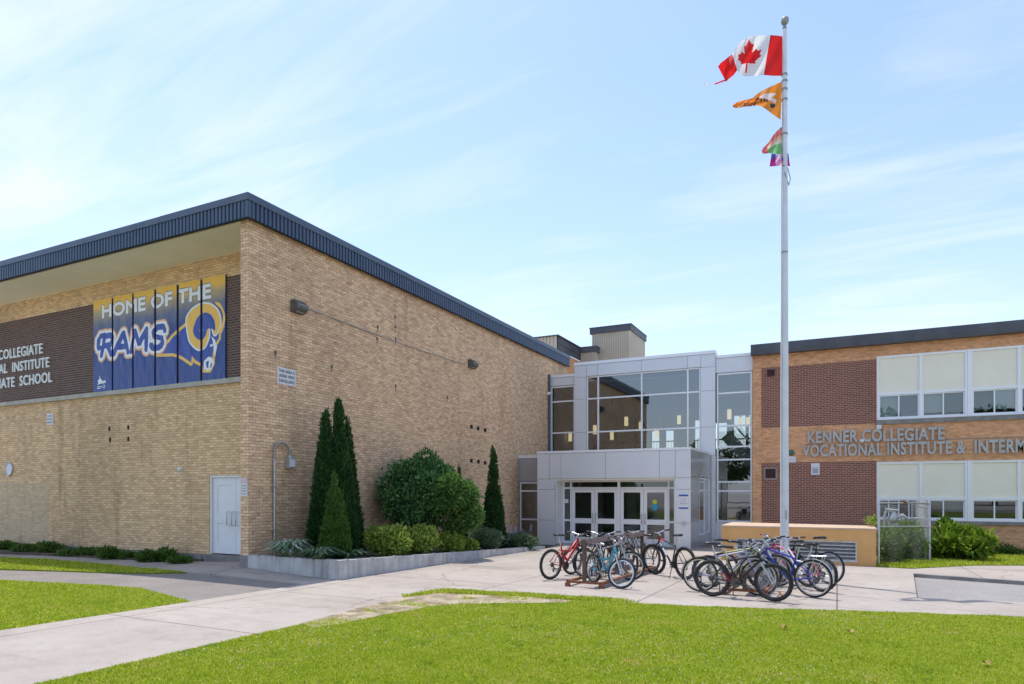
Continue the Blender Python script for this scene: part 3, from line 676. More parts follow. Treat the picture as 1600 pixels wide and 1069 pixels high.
INK[m_poly(bez([(.955, .47), (.983, .57), (.975, .66), (.93, .745), (.965, .73), (.995, .63), (.997, .54), (.975, .45)]))] = 2
INK[m_poly([(.855, .20), (.885, .235), (.912, .225), (.925, .17), (.905, .115), (.875, .10), (.852, .125)])] = 1
INK[m_poly([(.868, .185), (.888, .20), (.886, .13), (.874, .125)])] = 3; INK[m_poly([(.90, .165), (.912, .175), (.906, .125), (.898, .13)])] = 3
INK[m_poly([(.905, .43), (.93, .39), (.945, .32), (.935, .22), (.926, .30), (.915, .38)])] = 1; INK[m_poly([(.898, .345), (.915, .355), (.918, .335), (.905, .32)])] = 1
INK[m_poly([(.035, .13), (.05, .15), (.055, .19), (.06, .15), (.075, .135), (.07, .105), (.095, .085), (.06, .10), (.03, .085), (.042, .107)])] = 1
INK[m_word('KPR', .078, .104, .103, .125, 0, .006)] = 1; INK[m_poly([(.03, .068), (.10, .073), (.10, .067), (.03, .062)])] = 1; INK[m_poly([(.03, .052), (.10, .056), (.10, .05), (.03, .046)])] = 1
INKS = [bmt, I_white, I_gold, I_blue, I_out, I_grey]
bl_txt = ['start of the lettering and a small white crest', 'the letters O and A of the split artwork', 'the letter M twice in the split artwork', 'the letter S above dark blue cloth', 'the ram emblem neck and curled horn', 'the ram emblem face with white muzzle']
pos_txt = ['leftmost vinyl banner, showing ', 'second vinyl banner from the left, showing ', 'third vinyl banner from the left, showing ', 'fourth vinyl banner from the left, showing ', 'fifth vinyl banner from the left, showing ', 'rightmost vinyl banner, showing ']
for i, (a, b) in enumerate(edges):
    t = thing('wall_banner', (pos_txt[i]+bl_txt[i]), 'banner', ((a+b)/2, VB, BB), 0, 'team banners on the gym wall')
    i0, i1 = int(round((a-BW0)/WB*NA)), int(round((b-BW0)/WB*NA)); ni = i1-i0
    gi, gj = np.meshgrid(np.arange(ni+1), np.arange(NB+1), indexing='ij'); X = a+(b-a)*gi/ni; Z = BB+HB*gj/NB
    slack = np.sin(PI*gj/NB)*np.sin(PI*gi/ni); Y = VB-.012*slack*np.sin(X*7+Z*2.4+i)-.008*slack*np.sin(X*3-Z*5+2*i)-.006*np.sin(Z*9+X*14+i)*slack
    V = np.stack([X, Y, Z], -1).reshape(-1, 3); ci, cj = np.meshgrid(np.arange(ni), np.arange(NB), indexing='ij'); o_ = (ci*(NB+1)+cj).ravel()
    cl_ = np_mesh('banner_cloth', V, np.stack([o_, o_+NB+1, o_+NB+2, o_+1], 1), bmt, t, True)
    for m_ in INKS[1:]: cl_.data.materials.append(m_)
    cl_.data.polygons.foreach_set('material_index', INK[i0:i1].ravel().astype(np.int32))
    gs = MB(); gs.box(a+.002, b-.002, VB+.034, VB+.038, BB+.01, BT-.01); gs.build('banner_back', I_blue, t)
    mb = MB()
    for xx in (a+.03, b-.03):
        for z_ in (BB+.03, BT-.03, (BB+BT)/2): mb.box(xx-.012, xx+.012, VB-.004, VB+.045, z_-.012, z_+.012)
    mb.build('fixings', M['steel'], t)
# ------------------------------------------------------------------ glazing helper
def glaze(parent, y, u0, u1, z0, z1, us=(), zs=(), fw=.065, fd=.12, fm=None, gm=None, name='window', skip=(), glass_y=.05):
    """an aluminium grid in a wall facing the viewer, each pane its own glass part"""
    fm = fm or M['alu']; gm = gm or M['glass']
    mb = MB(); h = fw/2
    mb.box(u0, u0+fw, y, y+fd, z0, z1); mb.box(u1-fw, u1, y, y+fd, z0, z1)
    mb.box(u0+fw, u1-fw, y, y+fd, z0, z0+fw); mb.box(u0+fw, u1-fw, y, y+fd, z1-fw, z1)
    U = [u0+h]+sorted(us)+[u1-h]; Z = [z0+h]+sorted(zs)+[z1-h]
    for u in sorted(us): mb.box(u-h, u+h, y+.003, y+fd-.003, z0+fw, z1-fw)
    for i in range(len(U)-1):
        for z in sorted(zs): mb.box(U[i]+h, U[i+1]-h, y+.006, y+fd-.006, z-h, z+h)
    fr = mb.build(name, fm, parent)
    for i in range(len(U)-1):
        for j in range(len(Z)-1):
            if (i, j) in skip: continue
            g = MB(); g.quad((U[i]+h, y+glass_y, Z[j]+h), (U[i+1]-h, y+glass_y, Z[j]+h), (U[i+1]-h, y+glass_y, Z[j+1]-h), (U[i]+h, y+glass_y, Z[j+1]-h)); g.build('pane', gm, fr)
    return fr
def panels(parent, name, y, cells, m, gap=.012, depth=.05):
    mb = MB()
    for (a, b, c, d) in cells: mb.box(a+gap/2, b-gap/2, y, y+depth, c+gap/2, d-gap/2)
    return mb.build(name, m, parent)

# ------------------------------------------------------------------ entrance pavilion
VL = 28.7; UR = -3.12
lob = thing('entrance_building', 'two storey glazed school entrance clad in silver metal panels', 'building', (-7.5, 28, -.5))
a0, a1, a2, a3 = -12.19, -10.90, -4.58, UR
# dark backing behind the cladding, roofs, interior
PT = 7.62          # top of the proud portal
mb = MB(); mb.box(a1+.02, a2-.02, VL-.06, VL+.10, 7.0, PT); mb.box(a1+.02, -10.33, VL-.06, VL+.1, 3.2, 7.0); mb.box(-5.2, a2-.02, VL-.06, VL+.1, 3.2, 7.0)
mb.box(a0, a1+.02, VL+.06, VL+.16, 6.66, 7.05); mb.box(a2-.02, a3, VL+.06, VL+.16, 6.68, 7.33)
mb.build('cladding_backing', M['black_gap'], lob)
yq = VL-.11
cells = [(a1, -10.30, 6.95, 7.50), (-10.30, -9.77, 6.98, 7.50), (-9.77, -7.75, 6.98, 7.50), (-7.75, -5.74, 6.98, 7.50), (-5.74, -5.18, 6.98, 7.50), (-5.18, a2, 6.95, 7.50)]
for (u, v) in ((a1, -10.33), (-5.19, a2)): cells += [(u, v, 3.2, 4.42), (u, v, 4.42, 5.95), (u, v, 5.95, 6.95)]
panels(lob, 'cladding', yq, cells, M['acm'])
panels(lob, 'cladding', VL, [(a0, a1, 6.66, 7.05)], M['acm'], .012, .06); panels(lob, 'cladding', VL, [(a2, a3, 6.68, 7.30)], M['acm'], .012, .06)
mb = MB(); mb.box(a1-.01, a2+.01, yq-.03, VL+.4, 7.505, PT+.02); mb.box(a0, a1-.01, VL-.03, VL+.4, 7.055, 7.17); mb.box(a2+.01, a3, VL-.03, VL+.4, 7.305, 7.42)
mb.build('coping', M['alu'], lob)
mb = MB(); mb.box(a1+.005, a1+.06, yq+.004, VL+.3, 6.9, 7.5); mb.box(a2-.06, a2-.005, yq+.05, VL+.3, 6.7, 7.5); mb.build('cladding_return', M['acm'], lob)
mb = MB(); mb.box(a0, a1-.02, VL+.41, 37, 6.95, 7.05); mb.box(a1-.02, a2+.02, VL+.41, 37, 7.3, 7.40); mb.box(a2+.02, a3, VL+.41, 37, 7.2, 7.3); mb.build('roof', M['roof'], lob)
glaze(lob, VL-.04, -10.33, -5.19, 3.32, 6.98, (-9.77, -7.75, -5.74), (4.42, 5.95))
glaze(lob, VL+.02, a0+.05, a1-.02, 3.2, 6.64, (), (4.45, 5.92))
glaze(lob, VL+.02, a2+.03, a3-.02, .42, 6.66, (), (1.72, 2.10, 3.03, 3.57, 4.45, 5.82))
panels(lob, 'spandrel', VL+.03, [(a2, a3, -.5, .41)], M['acm'], .006, .08)
# interior
mb = MB(); mb.box(a0+.02, a3-.02, VL+.3, 37, 6.72, 6.8); mb.build('ceiling', M['inceil'], lob)
mb = MB(); mb.box(a0+.02, a3-.02, 25.2, 37, -.56, -.44); mb.build('interior_floor', M['infloor'], lob)
mb = MB(); mb.box(a0+.02, a3-.02, 33.2, 37, 3.0, 3.3); mb.build('upper_floor', M['infloor'], lob)
holes = [(-7.0, -6.45, 4.0, 5.6), (-6.1, -5.3, 4.0, 5.4), (-4.95, -4.35, 4.0, 5.75), (-4.2, -3.9, 4.0, 5.75), (-3.75, -3.3, 4.0, 5.75), (-8.6, -8.15, 3.9, 5.1), (-9.4, -8.95, 3.9, 5.1)]
xs = sorted({a0, a3-.02} | {h for q in holes for h in q[:2]}); zs = sorted({-.5, 6.72} | {h for q in holes for h in q[2:]})
mb = MB(); wall_grid(mb, xs, zs, holes, 36.8, 37.0); mb.build('interior_wall', M['inwall'], lob)
for (a, b) in ((a0+.02, a0+.1), (a3-.14, a3-.03)): mb = MB(); mb.box(a, b, VL+.4, 36.8, -.5, 6.72); mb.build('interior_wall', M['inwall'], lob)
mb = MB()
for u in (-11.1, -10.0, -9.15, -8.4, -7.55, -7.2): mb.box(u-.07, u+.07, 35.6, 35.75, 3.3, 6.7)
mb.box(a0+.1, a3-.15, 33.25, 33.3, 4.2, 4.26); mb.box(a0+.1, a3-.15, 33.25, 33.28, 3.35, 3.42)
for k in range(60): mb.box(a0+.2+k*.145, a0+.215+k*.145, 33.26, 33.275, 3.42, 4.2)
mb.build('balcony_railing', M['indark'], lob)
mb = MB(); mb.bar((-4.5, 30.2, 5.2), (-3.3, 30.2, 3.7), .06, .34, up=(0, 1, 0)); mb.bar((-4.4, 30.25, 4.2), (-3.3, 30.25, 2.9), .5, .06, up=(0, 1, 0)); mb.build('stair_stringer', M['acm_d'], lob)
# vestibule
va, vb, VV, VD = -10.86, -4.76, 24.3, 25.02
mb = MB(); mb.box(va+.02, vb-.02, VV+.06, VV+.2, 2.3, 3.2); mb.box(va+.02, -10.12, VV+.06, VV+.3, -.6, 2.3); mb.box(-5.28, vb-.02, VV+.06, VV+.3, -.6, 2.3); mb.box(vb-.12, vb-.06, VV+.2, VL-.12, 2.2, 3.2)
mb.build('cladding_backing', M['black_gap'], lob)
fz = [(va, -10.32, 2.20, 3.22), (-10.32, -9.83, 2.20, 3.22), (-9.83, -7.98, 2.20, 3.22), (-7.98, -5.90, 2.20, 3.22), (-5.90, -5.32, 2.20, 3.22), (-5.32, vb, 2.20, 3.22)]
zc = [-.6, .55, 1.78, 2.20]
for j in range(3): fz += [(va, -10.1, zc[j], zc[j+1]), (-5.32, vb, zc[j], zc[j+1])]
panels(lob, 'cladding', VV, fz, M['acm'])
mb = MB(); mb.box(va-.01, vb+.01, VV-.03, VV+.25, 3.222, 3.31); mb.box(vb-.2, vb+.012, VV+.25, VL-.12, 3.222, 3.31); mb.build('coping', M['alu'], lob)
mb = MB(); mb.box(va, vb-.2, VV+.25, VL-.08, 3.14, 3.22); mb.build('roof', M['roof'], lob)
mb = MB()                                              # side of the vestibule, with a window
sw0, sw1 = atu(1093, 760, vb).y, min(atu(1111, 760, vb).y, 28.3)
sz0, sz1 = .02, 2.22
for (c, d, e, f) in ((VV+.052, sw0, -.6, .6), (VV+.052, sw0, .6, 2.25), (VV+.052, sw0, 2.25, 3.22), (sw0, sw1, 2.25, 3.22), (sw1, VL-.13, 2.25, 3.22), (sw1, VL-.13, -.6, 2.25), (sw0, sw1, -.6, .0)):
    mb.box(vb-.05, vb, c+.006, d-.006, e+.006, f-.006)
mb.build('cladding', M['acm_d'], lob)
fr = MB(); md = (sw0+sw1)/2
for y_ in (sw0, md, sw1-.06): fr.box(vb-.06, vb-.004, y_, y_+.06, .0, 2.24)
for z_ in (.0, 1.72, 2.18): fr.box(vb-.058, vb-.006, sw0+.06, sw1-.06, z_, z_+.055)
fw_ = fr.build('window', M['alu'], lob); g_ = MB(); g_.quad((vb-.03, sw0+.05, .05), (vb-.03, sw1-.05, .05), (vb-.03, sw1-.05, 2.18), (vb-.03, sw0+.05, 2.18)); g_.build('pane', M['glass_d'], fw_)
# reveals, soffit and door screen
mb = MB(); mb.box(-10.095, -10.04, VV+.06, VD+.1, -.6, 2.14); mb.box(-5.38, -5.325, VV+.06, VD+.1, -.6, 2.14); mb.build('reveal', M['acm'], lob)
mb = MB(); mb.box(-10.10, -5.32, VV+.055, VD+.12, 2.14, 2.195); mb.build('vestibule_soffit', M['beige'], lob)
gz = G(-8, 25)-.0
du = lambda px: atv(px, 800, VD).x
s0, s1, p1a, p1b, p2a, p2b, s2, s3 = -10.035, du(893), du(894), du(966), du(967.5), du(1042), du(1043.5), -5.385
zt = atv(950, 764, VD).z; zh = 2.135
mb = MB()
for (a, b) in ((s0, s0+.06), (s1-.06, s1+.0), (p1b-.03, p2a+.03), (s2, s2+.06), (s3-.06, s3)): mb.box(a, b, VD, VD+.12, gz, zh)
mb.box(s0+.06, s3-.06, VD+.003, VD+.117, zt, zt+.07); mb.box(s0+.06, s3-.06, VD+.003, VD+.117, zh-.06, zh-.002)
for (a, b) in ((s0+.06, s1-.06), (s2+.06, s3-.06)):
    mb.box(a, b, VD+.006, VD+.114, .50, .57); mb.box(a, b, VD+.006, VD+.114, gz, gz+.12)
scr = mb.build('entrance_screen', M['alu'], lob)
g_ = [(s0+.06, s1-.06, gz+.12, .5), (s0+.06, s1-.06, .57, zt), (s2+.06, s3-.06, gz+.12, .5), (s2+.06, s3-.06, .57, zt), (s0+.06, s1-.06, zt+.07, zh-.06), (s1, p1b-.03, zt+.07, zh-.06), (p2a+.03, s2, zt+.07, zh-.06), (s2+.06, s3-.06, zt+.07, zh-.06)]
for (a, b, c, d) in g_:
    q = MB(); q.quad((a, VD+.05, c), (b, VD+.05, c), (b, VD+.05, d), (a, VD+.05, d)); q.build('pane', M['glass_d'], scr)
for (pa, pb) in ((s1+.005, p1b-.035), (p2a+.035, s2-.005)):
    hw = (pb-pa)/2
    for k in range(2):
        a = pa+k*hw+.006; b = a+hw-.012; c, d = gz+.02, zt-.01; st = .125; q = MB(); y = VD+.03; mid = .52
        q.box(a, a+st, y, y+.05, c, d); q.box(b-st, b, y, y+.05, c, d)
        for (e, f) in ((c, c+.27), (mid-.10, mid+.10), (d-.13, d)): q.box(a+st, b-st, y+.001, y+.049, e, f)
        dl = q.build('door', M['alu'], lob)
        for (e, f) in ((c+.27, mid-.10), (mid+.10, d-.13)):
            gq = MB(); gq.quad((a+st, y+.025, e), (b-st, y+.025, e), (b-st, y+.025, f), (a+st, y+.025, f)); gq.build('pane', M['glass_d'], dl)
        hx = b-.06 if k == 0 else a+.06; hq = MB(); hq.tube([(hx, y, .45), (hx, y-.07, .45), (hx, y-.07, .83), (hx, y, .83)], .014, 6); hq.build('handle', M['steel'], dl)
mb = MB(); mb.box(-10.1, -5.3, VV+.05, VD+.02, gz-.3, gz+.015); mb.build('threshold', M['found'], lob)
mb = MB(); mb.box(va+.2, -9.4, 28.2, 28.3, -.5, 3.0); mb.box(-8.3, -7.9, 28.2, 28.3, -.5, 3.0); mb.box(-6.6, vb-.2, 28.2, 28.3, -.5, 3.0); mb.box(va+.1, va+.2, VD+.2, 28.3, -.5, 3.0); mb.build('vestibule_inner_wall', M['inwall'], lob)
panels(lob, 'cladding', VL-.11, [(vb+.004, a2, -.6, .55), (vb+.004, a2, .55, 1.78), (vb+.004, a2, 1.78, 3.2)], M['acm'], .008, .3)
# the low glazed infill against the gym wall
VI = 25.3; i0, i1 = -12.19, -10.87
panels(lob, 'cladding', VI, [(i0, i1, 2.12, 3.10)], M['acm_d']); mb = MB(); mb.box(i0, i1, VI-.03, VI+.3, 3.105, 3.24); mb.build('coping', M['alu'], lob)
mb = MB(); mb.box(i0, i1, VI+.3, VL-.1, 3.0, 3.1); mb.build('roof', M['roof'], lob)
glaze(lob, VI+.02, i0+.06, i1-.0, gz-.02, 2.10, (), (.52, 1.72), gm=M['glass'])
mb = MB(); mb.box(i0+.1, i1, 28.3, 28.4, -.5, 3.0); mb.build('interior_wall', M['inwall'], lob)
# pendant lamps hang inside
pend = [((366, 803), 'lowest pendant, seen in the far left strip of glass'), ]
px_l = [(891, 683, 30.6), (929.5, 671.5, 30.0), (956, 680.5, 31.2), (978.5, 658.5, 30.4), (1001, 666, 32.4), (1026, 677, 30.8), (1139.5, 647.5, 29.8), (1157, 659, 31.4), (1169, 659, 32.6), (1061, 656, 33.0)]
names_l = ['pendant glowing behind the narrow glass next to the gym wall', 'pendant half hidden by the leftmost mullion of the big window', 'lowest pendant behind the large left pane', 'highest pendant behind the large left pane', 'pendant beside the middle mullion of the big window', 'lowest pendant just right of the middle mullion', 'big pendant behind the tall right strip of glass', 'pendant low down beside the big one in the right strip', 'pendant at the edge of the brick wing in the right strip', 'far pendant behind the wide right pane of the big window']
for (px, py, v), nm in zip(px_l, names_l):
    p = atv(px, py, v); r = .09; hgt = .42
    t = thing('pendant_lamp', 'cream cylinder '+nm, 'lamp', (p.x, p.y, p.z-hgt/2), 0, 'pendant lamps hanging in the entrance lobby')
    mb = MB(); mb.tube([(p.x, p.y, p.z-hgt/2), (p.x, p.y, p.z+hgt/2)], r, 14); mb.build('lamp_shade', M['lamp_lit'], t)
    mb = MB(); mb.tube([(p.x, p.y, p.z+hgt/2), (p.x, p.y, 6.72)], .008, 5); mb.build('cord', M['black'], t)
    mb = MB(); mb.tube([(p.x, p.y, p.z+hgt/2), (p.x, p.y, p.z+hgt/2+.05)], .05, 8); mb.build('cap', M['steel'], t)
# notices on the entrance
def notice(name, label, p, w_, h_, axis, bg, strips, lines=(), size=.03, group=None, inkm_=None, cat='sign'):
    """small flat sign; axis 'y' faces the viewer along the facades, 'x' faces right"""
    def P(a, b, d): return (p.x+a, p.y-d, p.z+b) if axis == 'y' else (p.x+d, p.y+a, p.z+b)
    t = thing(name, label, cat, tuple(P(0, -h_/2, 0)), 0, group)
    mb = MB(); c = [P(-w_/2, -h_/2, 0), P(w_/2, -h_/2, 0), P(w_/2, h_/2, 0), P(-w_/2, h_/2, 0)]; c2 = [P(-w_/2, -h_/2, .012), P(w_/2, -h_/2, .012), P(w_/2, h_/2, .012), P(-w_/2, h_/2, .012)]
    mb.add(c+c2, [(4, 5, 6, 7), (0, 1, 5, 4), (1, 2, 6, 5), (2, 3, 7, 6), (3, 0, 4, 7), (3, 2, 1, 0)]); mb.build('sign_plate', bg, t)
    for (a, b, c_, d, m) in strips:
        mb = MB(); mb.quad(P(a*w_, b*h_, .016), P(c_*w_, b*h_, .016), P(c_*w_, d*h_, .016), P(a*w_, d*h_, .016)); mb.build('printed_band', m, t)
    for i, (s, yy) in enumerate(lines):
        vs, fs = text_tris(s, 1, .01); x0, x1 = min(v[0] for v in vs), max(v[0] for v in vs); k = min(size/.7, w_*.88/(x1-x0))
        mb = MB(); mb.add([P((a-(x0+x1)/2)*k, yy*h_+b*size/.7, .018) for a, b, c_ in vs], fs); mb.build('printed_line', inkm_ or M['ink'], t)
    return t
M['blue_ink'] = mat('blue_ink', (.03, .09, .42), .6)
M['pale_sign'] = mat('pale_sign', (.74, .73, .76), .5); M['pinkish'] = mat('pale_pink_print', (.70, .52, .58), .6); M['grey_print'] = mat('grey_print', (.38, .39, .44), .6)
notice('notice_board', 'white entrance notice with dark blue bands on the silver door pier', atv(1068, 784, VV-.004), .34, .52, 'y', M['pale_sign'], [(-.5, .38, .5, .5, M['blue_ink']), (-.5, -.5, .5, -.40, M['blue_ink']), (-.35, -.18, -.2, -.08, M['grey_print']), (-.07, -.18, .08, -.08, M['grey_print']), (.2, -.18, .35, -.08, M['grey_print']), (-.32, .18, .3, .2, M['grey_print']), (-.32, .08, .3, .1, M['grey_print']), (-.32, -.02, .2, 0, M['grey_print'])])
p = atv(1068.5, 818, VV-.004); t = thing('wall_button', 'round grey metal push button under the blue banded notice', 'button', (p.x, p.y, p.z-.06)); mb = MB(); mb.tube([(p.x, p.y+.003, p.z), (p.x, p.y-.03, p.z)], .085, 18); mb.build('button_plate', M['steel'], t); mb = MB(); mb.tube([(p.x, p.y-.03, p.z), (p.x, p.y-.045, p.z)], .05, 14); mb.build('push_cap', M['galv'], t)
M['teal'] = mat('sticker_teal', (.03, .35, .50), .5); M['lime'] = mat('sticker_yellow', (.62, .62, .05), .5)
p = atv(1023.5, 788, VD+.04); t = thing('window_sticker', 'teal and yellow paper decoration on the rightmost entrance door glass', 'sticker', (p.x, p.y, p.z-.2))
mb = MB(); mb.prism(bez([(-.09, -.2), (.02, -.24), (.1, -.15), (.15, -.08), (.09, -.02), (-.06, .0), (-.12, -.08)], 4), lambda a, b, d: (p.x+a, p.y-d, p.z+b), .004); mb.build('teal_shape', M['teal'], t)
mb = MB(); mb.prism(ell(-.01, .09, .10, .085, n=14), lambda a, b, d: (p.x+a, p.y-d, p.z+b), .004); mb.build('yellow_shape', M['lime'], t)
notice('door_notice', 'small white paper on the glass left of the entrance doors', atv(885, 783, VD+.045), .16, .15, 'y', M['pale_sign'], [(-.3, -.1, .3, .1, M['grey_print'])])

# ------------------------------------------------------------------ school wing on the right
VR = 28.5; RU0 = -3.1
wing = thing('school_wing', 'two storey orange and brown brick school wing with dark fascia', 'building', (6, 28.5, -.6))
RT = 7.24; UE = 22.0
e0 = 1.35; bay = 2.94; W_ = [(e0+k*(bay+.0), e0+k*bay+2.86) for k in range(6)]
zu0, zu1, zl0, zl1 = 4.40, 6.82, .63, 2.82
zm_u0, zm_u1 = 4.22, 4.40
xs = [RU0, e0, W_[-1][1]+.05, UE]; zs = [-.9, zl0, zl1, zu0, zu1, RT]
mb = MB(); wall_grid(mb, xs, zs, [(e0, W_[-1][1]+.05, zl0, zl1), (e0, W_[-1][1]+.05, zu0, zu1)], VR, VR+.3); mb.build('brick_wall', M['orange'], wing)
mb = MB(); mb.box(RU0, RU0+.3, VR+.3, 46, -.9, RT); mb.box(UE-.3, UE, VR+.3, 46, -.9, RT); mb.box(RU0+.3, UE-.3, 45.7, 46, -.9, RT); mb.build('rear_wall', M['orange'], wing)
pu0 = atv(1190, 600, VR).x; pz = atv(1190, 669, VR).z; pzt = atv(1300, 567, VR).z
mb = MB(); mb.box(pu0, e0-.012, VR-.008, VR, pz, pzt); mb.build('dark_brick_panel', M['dark'], wing)
pz2 = atv(1250, 722.5, VR).z
mb = MB(); mb.box(pu0, e0-.012, VR-.008, VR, -.7, pz2); mb.build('dark_brick_panel', M['dark'], wing)
# thin projecting band courses where the brick changes
mb = MB(); mb.box(RU0+.0, pu0-.01, VR-.02, VR, -.9, RT); mb.build('corner_pier', M['orange'], wing)
# fascia, faceted like folded metal
mb = MB(); x = RU0-.04; fb, ft = 7.22, 7.64; k = 0; yF = VR-.30
while x < UE:
    x2 = x+4.6
    mb.add([(x, yF, ft), (x2, yF, ft), (x2, yF, fb), (x, yF, fb), ((x+x2)/2, yF-.03, fb+.19)], [(0, 4, 1), (1, 4, 2), (2, 4, 3), (3, 4, 0)]); x = x2
mb.quad((RU0-.04, VR+.4, fb), (RU0-.04, VR+.4, ft), (RU0-.04, yF, ft), (RU0-.04, yF, fb)); mb.quad((RU0-.04, yF, fb), (UE, yF, fb), (UE, VR, fb), (RU0-.04, VR, fb)); mb.quad((RU0-.04, yF, ft), (RU0-.04, VR+.4, ft), (UE, VR+.4, ft), (UE, yF, ft))
mb.build('fascia', M['slate'], wing)
mb = MB(); mb.box(RU0, UE, VR+.41, 46, RT+.02, 7.5); mb.build('roof', M['roof'], wing)
# interior: dark rooms
mb = MB(); mb.box(RU0+.35, UE-.35, 34, 34.1, -.6, RT-.1); mb.build('room_wall', M['inwall'], wing)
mb = MB(); mb.box(RU0+.35, UE-.35, VR+.35, 34, 3.2, 3.7); mb.box(RU0+.35, UE-.35, VR+.35, 34, RT-.2, RT-.1); mb.box(RU0+.35, UE-.35, VR+.35, 34, -.4, -.3); mb.build('room_floor', M['infloor'], wing)
for (c, d) in ((zu0, zu1), (zl0, zl1)):
    mb = MB(); z0 = c-.16
    mb.box(e0-.02, W_[-1][1]+.1, VR-.07, VR+.1, c-.17 if c > 3 else c-.12, c-.004); mb.build('sill', M['found'], wing)
rb = random.Random(4)
for fl, (c, d) in enumerate(((zu0, zu1), (zl0, zl1))):
    for k, (a, b) in enumerate(W_):
        b -= .0; y = VR+.02; mid = (a+b)/2; zmid = c+(d-c)*(.405 if fl == 0 else .37); fw = .07
        q = MB()
        q.box(a, a+fw, y, y+.14, c, d); q.box(b-fw, b, y, y+.14, c, d); q.box(mid-.05, mid+.05, y-.004, y+.135, c+fw, d-fw)
        q.box(a+fw, b-fw, y+.002, y+.138, c, c+fw); q.box(a+fw, b-fw, y+.002, y+.138, d-.085, d)
        for (e, f) in ((a+fw, mid-.05), (mid+.05, b-fw)): q.box(e, f, y+.004, y+.13, zmid-.05, zmid+.04)
        fr = q.build('window', M['alu'], wing)
        if k < 5:
            q = MB(); q.box(b+.002, a+bay-.002, y-.02, y+.15, c, d); q.build('mullion_post', M['alu'], wing)
        for j, (e, f) in enumerate(((a+fw, mid-.05), (mid+.05, b-fw))):
            q = MB(); q.box(e+.002, f-.002, y+.05, y+.09, zmid+.04, d-.085); q.build('infill_panel', M['beige'], fr)
            sm = (e+f)/2; q = MB()
            for (g1, g2) in ((e, sm+.02), (sm-.02, f)):
                yy = y+.03 if g1 == e else y+.075
                q.box(g1+.002, g1+.045, yy, yy+.03, c+fw, zmid-.05); q.box(g2-.045, g2-.002, yy, yy+.03, c+fw, zmid-.05)
                q.box(g1+.045, g2-.045, yy, yy+.03, c+fw+.002, c+fw+.04); q.box(g1+.045, g2-.045, yy, yy+.03, zmid-.09, zmid-.052)
            if fl == 1 and k == 0 and j == 0:
                for t_ in (.25, .75): q.box(e+(f-e)*t_-.02, e+(f-e)*t_+.02, y+.04, y+.1, c+fw, zmid-.05)
            sash = q.build('sash', M['alu'], fr)
            q = MB(); q.quad((e+.04, y+.045, c+fw+.03), (sm, y+.045, c+fw+.03), (sm, y+.045, zmid-.07), (e+.04, y+.045, zmid-.07)); q.build('pane', M['wglass'], fr)
            q = MB(); q.quad((sm, y+.09, c+fw+.03), (f-.04, y+.09, c+fw+.03), (f-.04, y+.09, zmid-.07), (sm, y+.09, zmid-.07)); q.build('pane', M['wglass'], fr)
            if fl == 0: drop = [(1, 1), (.84, .84), (.80, .80), (.82, .82)][min(k*2+j, 3)]; ms = [('blind', 'blind_d'), ('blind', 'blind_d'), ('blind_d', 'blind'), ('blind_d', 'blind')][(k*2+j) % 4]
            else: drop = [(1, .35), (.30, .60), (.0, .0), (.55, .35)][min(k*2+j, 3)]; ms = ('blind_d', 'blind_d')
            for (g1, g2), dp, mm_ in zip(((e, sm), (sm, f)), drop, ms):
                if dp > 0:
                    h_ = (zmid-.05)-(c+fw); q = MB(); q.box(g1+.01, g2-.01, y+.17, y+.175, zmid-.05-h_*dp, zmid-.03); q.build('blind', M[mm_], fr)
# small vents and fixtures of the wing
def louvre(p, w_, h_, y, m, fm, n=5, edge=.03):
    q = MB(); a, b, c, d = p.x-w_/2, p.x+w_/2, p.z-h_/2, p.z+h_/2
    q.box(a, b, y-.012, y-.004, c, d, 2)
    for (e, f, g1, g2) in ((a, b, c, c+edge), (a, b, d-edge, d), (a, a+edge, c+edge, d-edge), (b-edge, b, c+edge, d-edge)): q.box(e, f, y-.04, y-.013, g1, g2, 1)
    for i in range(n):
        z = c+edge+(h_-2*edge)*(i+.5)/n; q.add([(a+edge, y-.038, z-.4*h_/n/1.3), (b-edge, y-.038, z-.4*h_/n/1.3), (b-edge, y-.014, z+.25*h_/n), (a+edge, y-.014, z+.25*h_/n)], [(0, 1, 2, 3)], 0)
    return q.build('vent', [m, fm, M['black_gap']], wing)
M['maroon'] = mat('maroon_paint', (.10, .03, .03), .5)
louvre(atv(1204.5, 583, VR), .30, .27, VR-.008, M['maroon'], M['maroon'], 4); louvre(atv(1204, 740, VR), .46, .46, VR-.008, M['maroon'], M['stone'], 7, .03)
wl = []
for (s, pa, pb, zt_) in (('KENNER COLLEGIATE', (1262, 692), (1476, 683), None), ):
    pass
ya = VR-.03
l1a, l1t = atv(1262, 692.5, ya), atv(1262, 675, ya); l1b = atv(1476, 685, ya)
l2a, l2t = atv(1253.5, 713.5, ya), atv(1253.5, 696, ya)
mx_ = atv(1508.5, 705, ya).x        # right end of the ampersand
def line_metrics(s): vs, _ = text_tris(s, 1, .034, 0, 0, 1.12); return max(v[0] for v in vs)-min(v[0] for v in vs)
full = 'VOCATIONAL INSTITUTE &  INTERMEDIATE SCHOOL'; part = 'VOCATIONAL INSTITUTE &'
w2 = (mx_-l2a.x)*line_metrics(full)/line_metrics(part)
lettering('wall_lettering', 'grey metal raised school name letters on the orange brick band', [('KENNER COLLEGIATE', l1a.x, l1b.x, l1a.z, l1t.z-l1a.z, .034, 'l'), (full, l2a.x, l2a.x+w2, l2a.z, l2t.z-l2a.z, .034, 'l')], VR-.035, M['letter_grey'], .055, None)
notice('wall_notice', 'grey white notice on dark brick right of the flagpole', atv(1274, 733, VR-.01), .31, .45, 'y', M['pale_sign'], [(-.5, .12, .5, .16, M['grey_print']), (-.35, -.38, .35, .05, M['grey_print'])])
